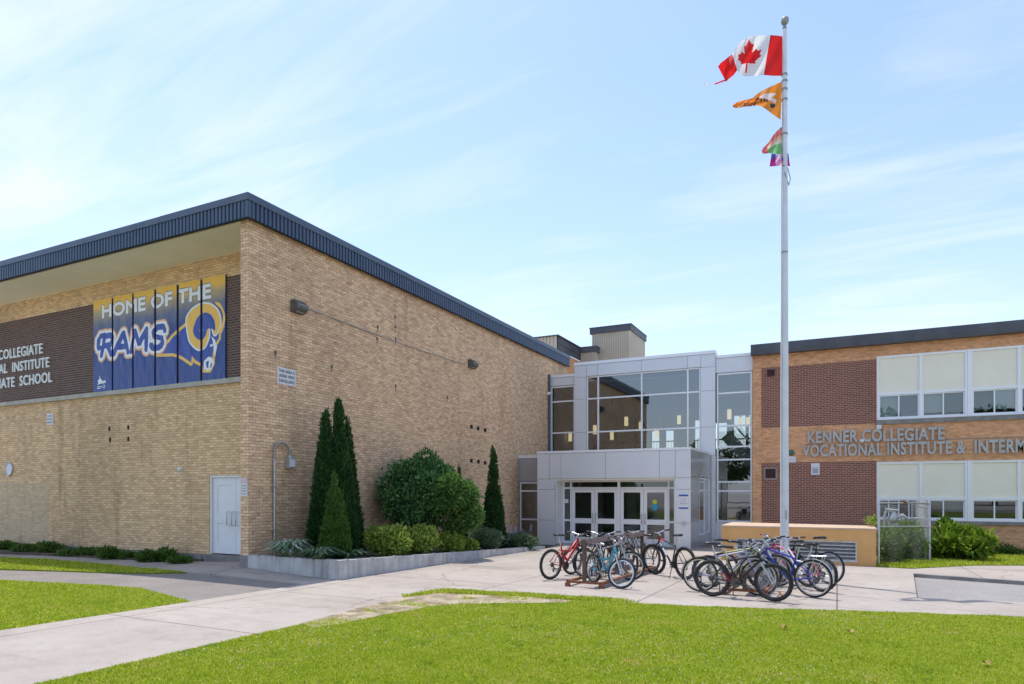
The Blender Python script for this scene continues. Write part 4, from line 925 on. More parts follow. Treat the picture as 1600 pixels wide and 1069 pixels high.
notice('wall_notice', 'small blank white plate beside the flagpole under a green fitting', atv(1237, 718, VR-.002), .30, .24, 'y', M['pale_sign'], [(-.4, -.1, .4, .02, M['pinkish'])])
M['verdigris'] = mat('green_fitting', (.09, .16, .11), .6)
p = atv(1236.5, 707.5, VR); t = thing('alarm_bell', 'round dark green wall fitting above the small white plate', 'bell', (p.x, p.y, p.z-.1)); mb = MB(); mb.tube([(p.x, p.y, p.z), (p.x, p.y-.05, p.z), (p.x, p.y-.08, p.z)], [.12, .12, .05], 16); mb.build('dome', M['verdigris'], t)
p = atv(1373.5, 667.5, VR); t = thing('junction_box', 'small white box on the orange brick under the upper window corner', 'box', (p.x, p.y, p.z-.09)); mb = MB(); mb.box(p.x-.08, p.x+.08, p.y-.09, p.y-.002, p.z-.08, p.z+.08); mb.build('box_body', M['white'], t, bevel=.01); mb = MB(); mb.box(p.x-.065, p.x+.065, p.y-.1, p.y-.092, p.z-.065, p.z+.065); mb.build('cover', M['pale_sign'], t)
p = atv(1346.5, 689, VR); t = thing('security_camera', 'tiny white dome camera between the two words of the upper line', 'camera', (p.x, p.y-.06, p.z-.09))
mb = MB(); mb.tube([(p.x, p.y-.09, p.z-.075), (p.x, p.y-.09, p.z-.06), (p.x, p.y-.09, p.z-.02), (p.x, p.y-.09, p.z+.045)], [.02, .06, .085, .085], 14); mb.build('dome', M['white'], t); mb = MB(); mb.bar((p.x, p.y-.1, p.z+.055), (p.x, p.y, p.z+.055), .05, .02); mb.build('bracket', M['white'], t)
q0 = atv(1356, 689.8, VR); mb = MB(); mb.tube([(q0.x, VR-.02, q0.z), (12, VR-.02, q0.z+.0)], .012, 6); tag(mb.build('conduit', M['conduit']), 'thin grey conduit along the orange brick between the letter lines', 'conduit')

# ------------------------------------------------------------------ far roofs behind the entrance
def ribbed(mb, a, b, z0, z1, n, proud, m=0):
    """a ribbed sheet from point a to b (flat), ribs stand out by proud to the right-hand side of a->b"""
    a = Vector((a[0], a[1], 0)); b = Vector((b[0], b[1], 0)); d = b-a; nr = Vector((d.y, -d.x, 0)).normalized()*proud
    pts = []
    for i in range(n):
        for t, o in ((0, 0), (.35, 0), (.42, 1), (.93, 1)): q = a+d*((i+t)/n)+nr*o; pts.append(q)
    pts.append(b)
    for i in range(len(pts)-1): mb.quad((pts[i].x, pts[i].y, z0), (pts[i+1].x, pts[i+1].y, z0), (pts[i+1].x, pts[i+1].y, z1), (pts[i].x, pts[i].y, z1), m)
def penthouse(name, label, x0, x1, y0, y1, z0, z1, fh, nf, ns):
    t = thing(name, label, 'rooftop room', ((x0+x1)/2, (y0+y1)/2, z0))
    mb = MB(); ribbed(mb, (x0, y0), (x1, y0), z0, z1-fh, nf, .05); ribbed(mb, (x1, y0), (x1, y1), z0, z1-fh, ns, .05); mb.quad((x0, y1, z0), (x0, y0, z0), (x0, y0, z1-fh), (x0, y1, z1-fh)); mb.quad((x1, y1, z0), (x0, y1, z0), (x0, y1, z1-fh), (x1, y1, z1-fh)); mb.build('ribbed_wall', M['taupe'], t)
    mb = MB(); mb.box(x0-.12, x1+.12, y0-.12, y1+.1, z1-fh, z1-.06); mb.build('fascia', M['slate'], t); mb = MB(); mb.box(x0-.15, x1+.15, y0-.15, y1+.12, z1-.06, z1); mb.build('roof_edge', M['navy_cap'], t); return t
VP = 42.
A_, B_, C_ = atv(925, 513, VP), atv(984, 506, VP), None
bs = atu(1007, 520, B_.x)
penthouse('rooftop_room', 'taupe ribbed metal penthouse with dark fascia above the entrance roof', A_.x, B_.x, VP, bs.y, 6.5, B_.z, .42, 21, 16)
A2, B2 = atv(907, 543, VP-.6), atv(930, 541, VP-.6)
penthouse('rooftop_room', 'low ribbed metal step joined to the left of the taupe penthouse', A2.x, B2.x, VP-.6, VP+3, 6.5, (A2.z+B2.z)/2, .38, 8, 10)
VQ = 37.5
A3, B3 = atv(836, 528, VQ), atv(870, 523.5, VQ)
b3 = atu(910, 555, B3.x)
t = thing('rear_block', 'brick block with ribbed end and deep dark eaves behind the gym roof', 'building', (B3.x-3, VQ+4, -.4))
zt3 = B3.z
mb = MB(); ribbed(mb, (B3.x-6, VQ), (B3.x, VQ), 4.0, zt3-.06, 26, .05); mb.build('ribbed_wall', M['taupe'], t)
mb = MB(); mb.box(B3.x-6, B3.x-.02, VQ+.06, b3.y, -.4, zt3-.9); mb.build('brick_wall', M['orange'], t)
mb = MB(); mb.box(B3.x-.05, B3.x+.06, VQ+.1, b3.y, zt3-.85, zt3-.08); mb.box(B3.x+.06, B3.x+.10, VQ+.1, b3.y, zt3-.5, zt3-.36); mb.build('fascia', M['slate'], t)
mb = MB(); mb.box(B3.x-6.1, B3.x+.14, VQ-.12, b3.y, zt3-.06, zt3); mb.build('roof_edge', M['slate'], t)
mb = MB()
for k in range(5): mb.box(B3.x-.02, B3.x+.02, VQ+1+k*2.0, VQ+2.6+k*2.0, 6.0, 7.2)
mb.build('window', M['wglass'], t)

# ------------------------------------------------------------------ ochre masonry box with louvre
bx0, bx1, by0 = -3.1, .95, 20.42; bzt = .69
bt_ = thing('masonry_box', 'low ochre stucco box with a long grey louvre behind the bicycles', 'enclosure', (-1, 21, -.5))
lv0, lv1 = atv(1151, 860, by0).x, atv(1339, 860, by0).x; lz0, lz1 = atv(1338, 879, by0).z, atv(1338, 846.5, by0).z
mb = MB(); wall_grid(mb, [bx0, lv0, lv1, bx1], [-.6, lz0, lz1, bzt-.045], [(lv0, lv1, lz0, lz1)], by0, by0+.22); mb.box(bx0, bx0+.22, by0+.22, 22.6, -.6, bzt-.045); mb.box(bx1-.22, bx1, by0+.22, 22.0, -.6, bzt-.045); mb.box(bx0+.22, bx1-.22, 21.8, 22.0, -.6, bzt-.045)
mb.build('stucco_wall', M['ochre'], bt_)
mb = MB(); mb.add([(bx0-.015, by0-.015, bzt-.045), (bx1+.015, by0-.015, bzt-.045), (bx1+.015, 22.05, bzt-.045), (bx0-.015, 22.7, bzt-.045), (bx0-.015, by0-.015, bzt), (bx1+.015, by0-.015, bzt), (bx1+.015, 22.05, bzt), (bx0-.015, 22.7, bzt)], [(0, 3, 2, 1), (4, 5, 6, 7), (0, 1, 5, 4), (1, 2, 6, 5), (2, 3, 7, 6), (3, 0, 4, 7)]); mb.build('capping', M['ochre_top'], bt_)
mb = MB(); e = .035
for (a, b, c, d) in ((lv0, lv1, lz0, lz0+e), (lv0, lv1, lz1-e, lz1), (lv0, lv0+e, lz0+e, lz1-e), (lv1-e, lv1, lz0+e, lz1-e)): mb.box(a, b, by0-.012, by0+.1, c, d)
fr = mb.build('louvre', M['galv'], bt_)
mb = MB(); nb = 5
for i in range(nb):
    z = lz0+e+(lz1-lz0-2*e)*(i+.45)/nb; mb.add([(lv0+e, by0+.0, z-.045), (lv1-e, by0+.0, z-.045), (lv1-e, by0+.09, z+.055), (lv0+e, by0+.09, z+.055), (lv0+e, by0+.0, z-.02), (lv1-e, by0+.0, z-.02)], [(0, 1, 2, 3), (0, 4, 5, 1)])
mb.build('slats', M['galv'], fr)
mb = MB(); mb.box(lv0, lv1, by0+.13, by0+.2, lz0, lz1); mb.build('louvre_back', M['black_gap'], fr)
# ------------------------------------------------------------------ planter along the gym wall
PX = -9.48
def zt(v): return .23-.0464*(v-VC)
pln = thing('planter_wall', 'low grey concrete planter wall stepping down along the gym', 'planter', (-10.5, 12, -.3))
mb = MB(); th = .17
mb.add([(UW+.005, VC-.02, -.4), (PX, VC-.02, -.4), (PX, VC-.02, zt(VC)), (UW+.005, VC-.02, zt(VC)-.0), (UW+.005, VC+th, -.4), (PX-th, VC+th, -.4), (PX-th, VC+th, zt(VC)), (UW+.005, VC+th, zt(VC))],
       [(0, 1, 2, 3), (3, 2, 6, 7), (5, 4, 7, 6), (0, 3, 7, 4)])
ve = 21.9; n_ = 12
for i in range(n_):
    a = VC+(ve-VC)*i/n_; b = VC+(ve-VC)*(i+1)/n_; a_ = a-.02 if i == 0 else a; ai = VC+th if i == 0 else a
    za, zb = zt(a), zt(b)
    mb.add([(PX, a_, -.6), (PX, b, -.6), (PX, b, zb), (PX, a_, za), (PX-th, ai, -.6), (PX-th, b, -.6), (PX-th, b, zb), (PX-th, ai, za)], [(0, 1, 2, 3), (3, 2, 6, 7), (4, 7, 6, 5)]+([(1, 5, 6, 2)] if i == n_-1 else []))
mb.build('concrete_wall', M['planter'], pln)
for px in (402, 430, 458, 487, 512):
    p = atv(px, 870, VC-.02); z = zt(VC); mb = MB(); mb.box(p.x-.03, p.x+.03, VC-.032, VC+.07, z, z+.018); mb.box(p.x-.022, p.x+.022, VC-.034, VC-.021, z-.05, z); mb.build('edge_clip', M['galv'], pln)
for px in (543, 583, 618, 650, 680, 708, 732, 754, 777, 797, 816):
    v = atu(px, 860, PX).y; z = zt(v); mb = MB(); mb.box(PX-.08, PX+.012, v-.03, v+.03, z, z+.02); mb.box(PX+.001, PX+.014, v-.022, v+.022, z-.05, z); mb.build('edge_clip', M['galv'], pln)
bm_poly = [(UW, VC+th-.02), (PX-th+.02, VC+th-.02), (PX-th+.02, 21.8), (-9.9, 24.2), (-10.9, 24.9), (UW, 25.2)]
mb = MB(); n_ = 30
for i in range(n_):
    a = VC+.1+(25.2-VC-.1)*i/n_; b = VC+.1+(25.2-VC-.1)*(i+1)/n_
    for j in range(6):
        c = UW+(PX-.1-UW)*j/6; d = UW+(PX-.1-UW)*(j+1)/6
        h = lambda u, v: zt(v)-.05+.05*math.sin(u*5+v*3)*math.sin(v*4)*.6
        mb.quad((c, a, h(c, a)), (d, a, h(d, a)), (d, b, h(d, b)), (c, b, h(c, b)))
soil_o = mb.build('planting_soil', M['mulch']); struct(soil_o)

# ------------------------------------------------------------------ foliage
def unit(n):
    d = rng.normal(size=(n, 3)); return d/np.linalg.norm(d, axis=1)[:, None]
def leaf_mesh(name, P, D, ln, wd, m, parent=None, cup=.15):
    n = len(P); D = D/np.linalg.norm(D, axis=1)[:, None]; r = unit(n); Wv = np.cross(D, r); Wv /= np.linalg.norm(Wv, axis=1)[:, None]; U_ = np.cross(Wv, D)
    l = (ln*(.6+.8*rng.random(n)))[:, None]; w_ = (wd*(.6+.8*rng.random(n)))[:, None]
    V = np.empty((n, 4, 3)); V[:, 0] = P; V[:, 1] = P+D*l*.45+Wv*w_/2+U_*l*cup; V[:, 2] = P+D*l; V[:, 3] = P+D*l*.45-Wv*w_/2+U_*l*cup
    return np_mesh(name, V.reshape(-1, 3), np.arange(n*4).reshape(-1, 4), m, parent)
def lump(D, seed, k=3.2):
    r = np.random.default_rng(seed); s = np.zeros(len(D))
    for i in range(7): a = r.normal(size=3); a *= k*(.6+r.random())/np.linalg.norm(a); s += np.sin(D@a+r.random()*6.28)
    return s/4.5
LM = {
 'thuja': leafmat('thuja_sprays', [(.010, .04, .010), (.020, .07, .015), (.035, .105, .022), (.06, .14, .03)], .15, .6),
 'thuja2': leafmat('young_thuja_sprays', [(.025, .08, .012), (.05, .13, .02), (.09, .185, .03), (.14, .22, .045)], .2, .6),
 'bush': leafmat('bush_leaves', [(.022, .095, .030), (.06, .175, .055), (.13, .27, .085), (.26, .40, .14)], .3, .45),
 'bush2': leafmat('sunlit_bush_leaves', [(.04, .12, .025), (.08, .19, .04), (.15, .28, .065), (.26, .38, .10)], .35, .45),  # paler leaf tones paint in the sunlit patch of the bush
 'lime': leafmat('lime_leaves', [(.12, .21, .03), (.22, .33, .05), (.36, .46, .08), (.50, .54, .12)], .3, .5),
 'grey': leafmat('grey_green_leaves', [(.05, .11, .055), (.09, .165, .08), (.15, .22, .11), (.22, .29, .16)], .25, .6),
 'hosta': leafmat('hosta_leaves', [(.09, .18, .08), (.20, .30, .17), (.40, .48, .34), (.58, .62, .52)], .2, .4),
 'weed': leafmat('weed_leaves', [(.03, .09, .015), (.06, .14, .02), (.11, .20, .035), (.18, .25, .06)], .35, .5),
 'weed2': leafmat('fresh_weed_leaves', [(.06, .14, .03), (.12, .22, .04), (.20, .31, .06), (.32, .40, .12)], .35, .5),
 'knot': leafmat('broad_yellow_leaves', [(.07, .15, .012), (.13, .23, .018), (.20, .30, .025), (.28, .36, .04)], .4, .4),
 'far': leafmat('far_leaves', [(.02, .06, .012), (.04, .09, .02), (.07, .13, .03)], .2, .6),
 'violet': mat('violet_bloom', (.35, .30, .45), .7)}
def conifer(name, label, apex, base, R, mats, n, group, seed, size=.10):
    """base, apex are points; a narrow cone of upright sprays"""
    t = thing(name, label, 'tree', tuple(base), 0, group)
    hgt = (apex-base).length
    mb = MB(); mb.tube([tuple(base-Vector((0, 0, .1))), tuple(base.lerp(apex, .5)), tuple(base.lerp(apex, .93))], [.06, .035, .008], 7); mb.build('trunk', M['bark'], t)
    r_ = np.random.default_rng(seed)
    # crown = many upright plumes standing around the stem
    npl = 95; PP = []; DD = []; ax = np.array((apex-base)[:])/hgt
    hs = np.sort(1-np.sqrt(r_.random(npl))*.97); hs[-1] = .93; ths = np.arange(npl)*2.39996+r_.random(npl)*.5
    for a in range(npl):
        h = hs[a]; pr_ = min(1, (h+.12)/.2)**.6*(1-h)**.92; rad = R*pr_*(.66+.20*r_.random()) if a < npl-1 else 0
        pw = R*(.17+.10*r_.random())*(1-.45*h); ph_ = hgt*(.085+.06*r_.random())*(1-.25*h); k = n//npl
        d = unit(k); q = .55+.5*r_.random(k)**.6
        tap = 1-.45*np.clip(d[:, 2], 0, 1)             # plumes taper to a tip
        P = np.stack([d[:, 0]*pw*q*tap, d[:, 1]*pw*q*tap, d[:, 2]*ph_*q], 1)
        o_ = np.array([math.cos(ths[a])*rad, math.sin(ths[a])*rad, 0]); P[:, :2] += o_[:2]*(1-.10*(P[:, 2:3]/ph_))
        zc = h*hgt*.94+.04; P[:, 2] = np.clip(P[:, 2]+zc, .02, hgt*1.0); P += np.outer(P[:, 2], ax-np.array([0, 0, 1])); PP.append(P+np.array(base[:]))
        out = o_/max(np.linalg.norm(o_), 1e-3); DD.append(d*.35+out*.25+np.array([0, 0, .8])+r_.normal(size=(k, 3))*.28)
    k = n//3; h = 1-np.sqrt(r_.random(k)); a = r_.uniform(0, 6.283, k); rad = R*.62*(1-h)**.92*np.minimum(1, (h+.12)/.2)**.6*r_.random(k)**.5
    P = np.stack([np.cos(a)*rad, np.sin(a)*rad, h*hgt*.97], 1); P += np.outer(P[:, 2], ax-np.array([0, 0, 1])); PP.append(P+np.array(base[:])); DD.append(np.stack([np.cos(a)*.4, np.sin(a)*.4, np.full(k, .9)], 1)+r_.normal(size=(k, 3))*.3)
    P = np.concatenate(PP); D = np.concatenate(DD)
    leaf_mesh('crown', P, D, size, size*.42, mats, t)
    return t
def shrub(name, label, cat, blobs, m, n, ln, wd, group, seed, up=.35, stem=True, spike=0, shell=.72):
    """blobs: (centre, radii)"""
    c0 = blobs[0][0]; t = thing(name, label, cat, (c0[0], c0[1], min(b[0][2]-b[1][2] for b in blobs)), 0, group)
    r_ = np.random.default_rng(seed); subs = []
    for (c, r) in blobs:                     # each mound is a heap of leafy boughs of different sizes with gaps between them
        k = 20 if spike == 0 else spike; rm = min(r)
        for a in range(k):
            d = r_.normal(size=3); d /= np.linalg.norm(d); d = np.array([d[0], d[1], d[2]*.95+.05]); q = .52+.20*r_.random()
            s_ = np.array(r)*(.26+.22*r_.random()); subs.append((np.array(c)+d*q*np.array(r), s_))
        subs.append((np.array(c), np.array(r)*.72))
    tot = sum(b[1][0]*b[1][2]+b[1][1]*b[1][2] for b in subs); PP = []; DD = []; zlo = min(b[0][2]-b[1][2] for b in blobs)
    for i, (c, rr) in enumerate(subs):
        k = int(n*(rr[0]*rr[2]+rr[1]*rr[2])/tot); d = unit(k); l = 1+.18*lump(d, seed+i, 3.0)+.12*lump(d, seed+9+i, 8)
        q = (.70+.34*rng.random(k)**.7)*l*np.where(rng.random(k) < .11, rng.uniform(1.0, 1.45, k), 1)
        P = d*q[:, None]*rr+c; P[:, 2] = np.maximum(P[:, 2], zlo+.02*rng.random(k)); PP.append(P); DD.append(d+rng.normal(size=(k, 3))*.7+np.array([0, 0, up]))
    leaf_mesh('foliage', np.concatenate(PP), np.concatenate(DD), ln, wd, m, t)
    if stem:
        mb = MB()
        for (c, r) in blobs:
            for i in range(6):
                a = i*1.05; g = Vector((c[0], c[1], c[2]-r[2])); mb.tube([g+Vector((.05*math.cos(a), .05*math.sin(a), -.08)), g+Vector((r[0]*.3*math.cos(a), r[1]*.3*math.sin(a), r[2]*.6)), g+Vector((r[0]*.55*math.cos(a), r[1]*.55*math.sin(a), r[2]*1.2))], [.022, .014, .006], 5)
        mb.build('stems', M['bark'], t)
    return t
def base_at(px, u):                 # a point of the planting bed seen in column px at distance u from the wall plane
    p = atu(px, 860, u); return Vector((u, p.y, zt(p.y)-.06))
TG = 'columnar cedars in the planter'
def cedar(label, ax, ay, bx, u, wpx, m, n, seed, name='cedar_tree', size=.10):
    b = base_at(bx, u); a = atu(ax, ay, u); d = math.hypot(b.x, b.y); Yd = -b.x*SA+b.y*CA
    a.x += (b.x-a.x)*0; R = wpx/F*Yd/2
    return conifer(name, label, Vector((a.x, (a.y*.7+b.y*.3), a.z)), b, R, m, n, TG, seed, size)
cedar('tallest dark cedar, its point rising highest above the clump by the lamp', 530, 617, 530, -11.05, 66, LM['thuja'], 15000, 1)
cedar('tall dark cedar on the left side of the clump, second highest point', 513, 632, 503, -11.25, 56, LM['thuja'], 13000, 2)
cedar('tall dark cedar on the right side of the clump, partly hidden behind the tallest', 541.5, 651, 545, -11.35, 52, LM['thuja'], 12000, 3)
cedar('short lighter green cedar standing in front of the three tall ones', 522, 739, 525, -10.35, 54, LM['thuja2'], 11000, 4, size=.085)
cedar('lone slim dark cedar between the round bush and the entrance', 771, 699, 771, -10.75, 44, LM['thuja'], 11000, 5)
cedar('small dark cedar tip just showing behind the big round bush', 718, 729, 718, -11.6, 30, LM['thuja'], 5000, 6)
def blob(px0, px1, py0, py1, u, zb=None, ry=None):
    """ellipsoid filling a pixel box at wall distance u"""
    c = atu((px0+px1)/2, (py0+py1)/2, u); Y = -c.x*SA+c.y*CA; rx = (px1-px0)/2*Y/F; rz = (py1-py0)/2*Y/F
    return ((c.x, c.y, c.z), (ry or min(rx, 1.15), rx, rz))
shrub('round_bush', 'large round dark green bush against the gym wall', 'bush', [blob(600, 708, 718, 838, -11.0, ry=1.05), blob(630, 700, 710, 780, -11.1, ry=.9)], LM['bush'], 24000, .125, .06, 'rounded shrubs in the planter', 40)
shrub('round_bush', 'pale green bush, its leaf colour standing for sunlight, growing into the right flank of the dark round one', 'bush', [blob(684, 746, 752, 842, -10.0, ry=.75), blob(668, 722, 738, 810, -10.1, ry=.75)], LM['bush2'], 15000, .12, .058, 'rounded shrubs in the planter', 50)
shrub('lime_shrub', 'wide yellow green shrub in front of the large round bush', 'shrub', [blob(572, 640, 822, 872, -10.15, ry=.55), blob(622, 690, 823, 868, -10.15, ry=.55)], LM['lime'], 8000, .10, .05, 'low shrubs along the planter edge', 60)
shrub('lime_shrub', 'smaller yellow green shrub to the right of the wide one', 'shrub', [blob(684, 722, 832, 864, -10.0, ry=.45), blob(712, 742, 842, 862, -9.95, ry=.4)], LM['lime'], 3600, .10, .05, 'low shrubs along the planter edge', 65)
shrub('grey_shrub', 'grey green mounding plant before the lone slim cedar', 'shrub', [blob(738, 784, 824, 862, -10.0, ry=.5)], LM['grey'], 4500, .07, .03, 'low shrubs along the planter edge', 70)
fl = shrub('flowering_plant', 'leafy plant with pale flower stalks beside the glass infill', 'plant', [blob(784, 836, 832, 860, -10.0, ry=.7)], LM['grey'], 4500, .10, .05, None, 75)
mb = MB()
for i in range(16):
    p = atu(790+i*2.6, 845, -10.05); z1 = .28+.30*random.random(); q = p+Vector((random.uniform(-.1, .1), random.uniform(-.3, .3), z1)); mb.tube([p, q], .004, 4)
    for k in range(5): mb.box(q.x-.012, q.x+.012, q.y-.012+.03*random.random(), q.y+.012+.03*random.random(), q.z-.05*k, q.z-.05*k+.025)
mb.build('flower_stalk', LM['violet'], fl)
def blades(name, label, c, rx, ry, hgt, m, n, w_, seed, group=None):
    """a clump of arching strap leaves"""
    t = thing(name, label, 'plant', c, 0, group); r = random.Random(seed); V = []; Fq = []
    for i in range(n):
        a = r.uniform(0, 2*PI); L_ = r.uniform(.55, 1.1); b = Vector(c)+Vector((math.cos(a)*rx*.25*r.random(), math.sin(a)*ry*.25*r.random(), 0)); d = Vector((math.cos(a)*rx, math.sin(a)*ry, 0))*L_; s = Vector((-math.sin(a), math.cos(a), 0)); h_ = hgt*r.uniform(.6, 1.15); k0 = len(V); ww = w_*r.uniform(.7, 1.2)
        for j in range(6):
            f = j/5; p = b+d*(f**1.1)+Vector((0, 0, h_*math.sin(min(1, f*1.15)*PI*.72))); wj = ww*(math.sin(PI*(.12+.86*f)))*.5
            V += [p-s*wj, p+s*wj]
        for j in range(5): Fq.append((k0+2*j, k0+2*j+1, k0+2*j+3, k0+2*j+2))
    np_mesh('leaf_clump', np.array([v[:] for v in V]), np.array(Fq), m, t, True)
    return t
p = base_at(468, -11.2); blades('hosta_plant', 'variegated pale striped hosta by the lamp pipe', (p.x, p.y-.3, p.z), .5, .55, .40, LM['hosta'], 330, .062, 3, 'hostas in the planter')
p = base_at(508, -10.2); blades('hosta_plant', 'greener low hosta at the foot of the short cedar', (p.x, p.y-.2, p.z), .48, .5, .28, LM['grey'], 220, .05, 4, 'hostas in the planter')
p = base_at(545, -10.0); blades('hosta_plant', 'small sparse hosta right of the short cedar', (p.x, p.y, p.z), .42, .5, .22, LM['grey'], 70, .06, 5, 'hostas in the planter')
# weeds on the soil bed by the gym front
for i, (px, py, w_, h_, lab) in enumerate(((8, 856, .7, .24, 'low weeds at the very left edge of the soil bed'), (38, 858, .55, .20, 'second weed patch from the left on the soil bed'), (75, 856, .7, .30, 'tall leafy weeds left of the middle of the soil bed'), (110, 862, .5, .16, 'flat weeds in front of the tall leafy ones'), (140, 862, .5, .18, 'sparse weeds in the middle of the soil bed'), (169, 862, .34, .34, 'upright bright weed tuft in the middle of the soil bed'), (196, 868, .45, .13, 'flat weed patch below the four dark wall holes'), (229, 866, .36, .27, 'weed tuft left of the last one before the gym door'), (258, 866, .40, .32, 'last bright weed tuft before the gym door'), (282, 870, .3, .10, 'thin weeds closest to the gym door step'))):
    p = atv(px, py, VF-.5-.25*(i % 2)); z = G(p.x, p.y)+.05
    shrub('weed_clump', lab, 'weed', [((p.x, p.y, z+h_*.35), (w_, .26, h_*.5))], LM['weed'], int(500+900*h_*w_*4), .12, .045, 'weeds in the soil bed', 80+i, stem=False)

# ------------------------------------------------------------------ fixtures on the gym
def on_u(px, py, off=0): return atu(px, py, UW+off)
lp0 = on_u(429, 868, .07); lp1 = on_u(429, 706, .07); c1 = on_u(452.5, 706, .07)
lamp = thing('gooseneck_lamp', 'grey pipe lamp with a hooked top by the gym corner', 'lamp', (lp0.x, lp0.y, zt(lp0.y)-.1))
ptop = on_u(440, 688, .07); r_arc = (c1.y-lp1.y)/2
mb = MB(); mb.tube([(lp0.x, lp0.y, zt(lp0.y)-.15), (lp0.x, lp0.y, lp1.z-.18)], .033, 10); mb.build('pole', M['galv'], lamp)
mb = MB(); zA = lp1.z; mb.tube([(lp0.x, lp0.y, zA-.19)]+[(lp0.x, lp0.y+r_arc-r_arc*math.cos(a), zA+r_arc*.95*math.sin(a)) for a in [i*PI/12 for i in range(13)]]+[(lp0.x, lp0.y+2*r_arc, zA-.08)], .026, 8); mb.build('hook', M['conduit'], lamp)
hx, hy, hz = lp0.x, lp0.y+2*r_arc, zA-.08
mb = MB(); mb.box(hx-.10, hx+.10, hy-.11, hy+.11, hz-.30, hz-.05); mb.tube([(hx, hy, hz-.05), (hx, hy, hz+.02)], [.06, .03], 8); hd = mb.build('lamp_head', M['galv'], lamp, bevel=.02)
mb = MB(); mb.box(hx+.101, hx+.112, hy-.08, hy+.08, hz-.27, hz-.09); mb.build('lens', M['pale_sign'], lamp)
for zz_ in (.75, 1.8): mb = MB(); mb.box(UW+.002, lp0.x+.035, lp0.y-.05, lp0.y+.05, zz_, zz_+.03); mb.build('pipe_strap', M['galv'], lamp)
M['lens'] = mat('floodlight_lens', (.55, .57, .58), .15)
for (px, py, k, lab) in ((462, 481, 1.0, 'bronze wall floodlight nearest the gym corner, at the start of the conduit'), (735, 569.5, 1.0, 'bronze wall floodlight at the far end of the conduit')):
    p = on_u(px, py); t = thing('wall_floodlight', lab, 'lamp', (p.x, p.y, p.z-.15), 0, 'floodlights on the gym wall')
    mb = MB(); q = [(0, .15), (.12, .16), (.24, .05), (.24, -.05), (.14, -.15), (0, -.15)]
    mb.prism(q, lambda a, b, d: (UW+.004+a, p.y-.19+d, p.z+b), .38); mb.build('housing', M['bronze'], t, bevel=.012)
    mb = MB(); mb.add([(UW+.249, p.y-.14, p.z+.04), (UW+.249, p.y+.14, p.z+.04), (UW+.158, p.y+.14, p.z-.14), (UW+.158, p.y-.14, p.z-.14)], [(3, 2, 1, 0)]); mb.build('lens', M['lens'], t)
    mb = MB(); mb.tube([(UW+.05, p.y+.15, p.z+.02), (UW+.05, p.y+.30, p.z+.02)], .025, 8); mb.build('conduit_elbow', M['conduit'], t)
ca, cb2 = on_u(478, 481, .03), on_u(727, 570, .03)
pts = [ca.lerp(cb2, i/30)+Vector((0, 0, -.05*math.sin(PI*i/30))) for i in range(31)]
mb = MB(); mb.tube(pts, .014, 6); tag(mb.build('conduit', M['conduit']), 'thin sagging conduit between the two gym floodlights', 'conduit')
notice('warning_sign', 'white warning sign high on the side wall of the gym', on_u(447.5, 589, .002), .60, .40, 'x', M['pale_sign'], [], [('THIS AREA IS', .22), ('UNDER VIDEO', -.08), ('SURVEILLANCE', -.38)], .075)
notice('warning_sign', 'small white warning sign on the gym front below the school name', atv(78.5, 655, VF-.002), .34, .36, 'y', M['pale_sign'], [], [('THIS AREA IS', .2), ('UNDER VIDEO', -.08), ('SURVEILLANCE', -.36)], .05)
wx0 = atv(377, 760, VC)
notice('warning_sign', 'upright pale notice on the brick pier beside the white doors', Vector((UW-.125, VC-.002, atv(381, 761, VC).z)), .20, .43, 'y', M['pale_sign'], [(-.5, .2, .5, .5, M['pinkish']), (-.4, -.4, .4, -.34, M['grey_print']), (-.4, -.25, .4, -.18, M['grey_print']), (-.4, -.1, .4, -.04, M['grey_print']), (-.4, .04, .4, .1, M['grey_print'])])
p = atv(15.5, 733, VF); t = thing('round_vent', 'round pale wall vent at the far left of the gym front', 'vent', (p.x, p.y, p.z-.2)); mb = MB()
mb.tube([(p.x, VF-.03, p.z)]*1+[(p.x, VF-.0, p.z)], .18, 20); mb.build('vent_face', M['pale_sign'], t); mb = MB(); mb.tube([(p.x+.19*math.cos(a), VF-.02, p.z+.21*math.sin(a)) for a in [i*PI/12 for i in range(24)]], .03, 6, True); mb.build('rim', M['galv'], t)
p = atv(282.5, 733.5, VF); t = thing('door_light', 'small round white fitting on the gym front left of the doors', 'lamp', (p.x, p.y, p.z-.1)); mb = MB(); mb.tube([(p.x, VF, p.z), (p.x, VF-.05, p.z), (p.x, VF-.09, p.z)], [.075, .075, .03], 14); mb.build('cover', M['white'], t); mb = MB(); mb.box(p.x-.03, p.x+.03, VF-.03, VF, p.z-.14, p.z-.07); mb.build('base', M['pale_sign'], t)
p = on_u(854, 615, .0); t = thing('security_camera', 'white wall camera where the gym meets the glazed entrance', 'camera', (p.x, p.y, p.z-.1)); mb = MB(); mb.tube([(UW+.02, p.y, p.z+.04), (UW+.14, p.y, p.z+.06)], .018, 6); mb.build('bracket', M['white'], t); mb = MB(); mb.tube([(UW+.14, p.y+.1, p.z+.02), (UW+.14, p.y-.16, p.z-.05)], .055, 10); mb.build('camera_body', M['white'], t)
p = on_u(857, 640, .05); mb = MB(); mb.tube([(p.x+.02, 28.55, 3.2), (p.x+.02, 28.55, 7.2)], .05, 8); tag(mb.build('downpipe', M['navy']), 'dark downpipe in the corner of gym and upper entrance glass', 'pipe')

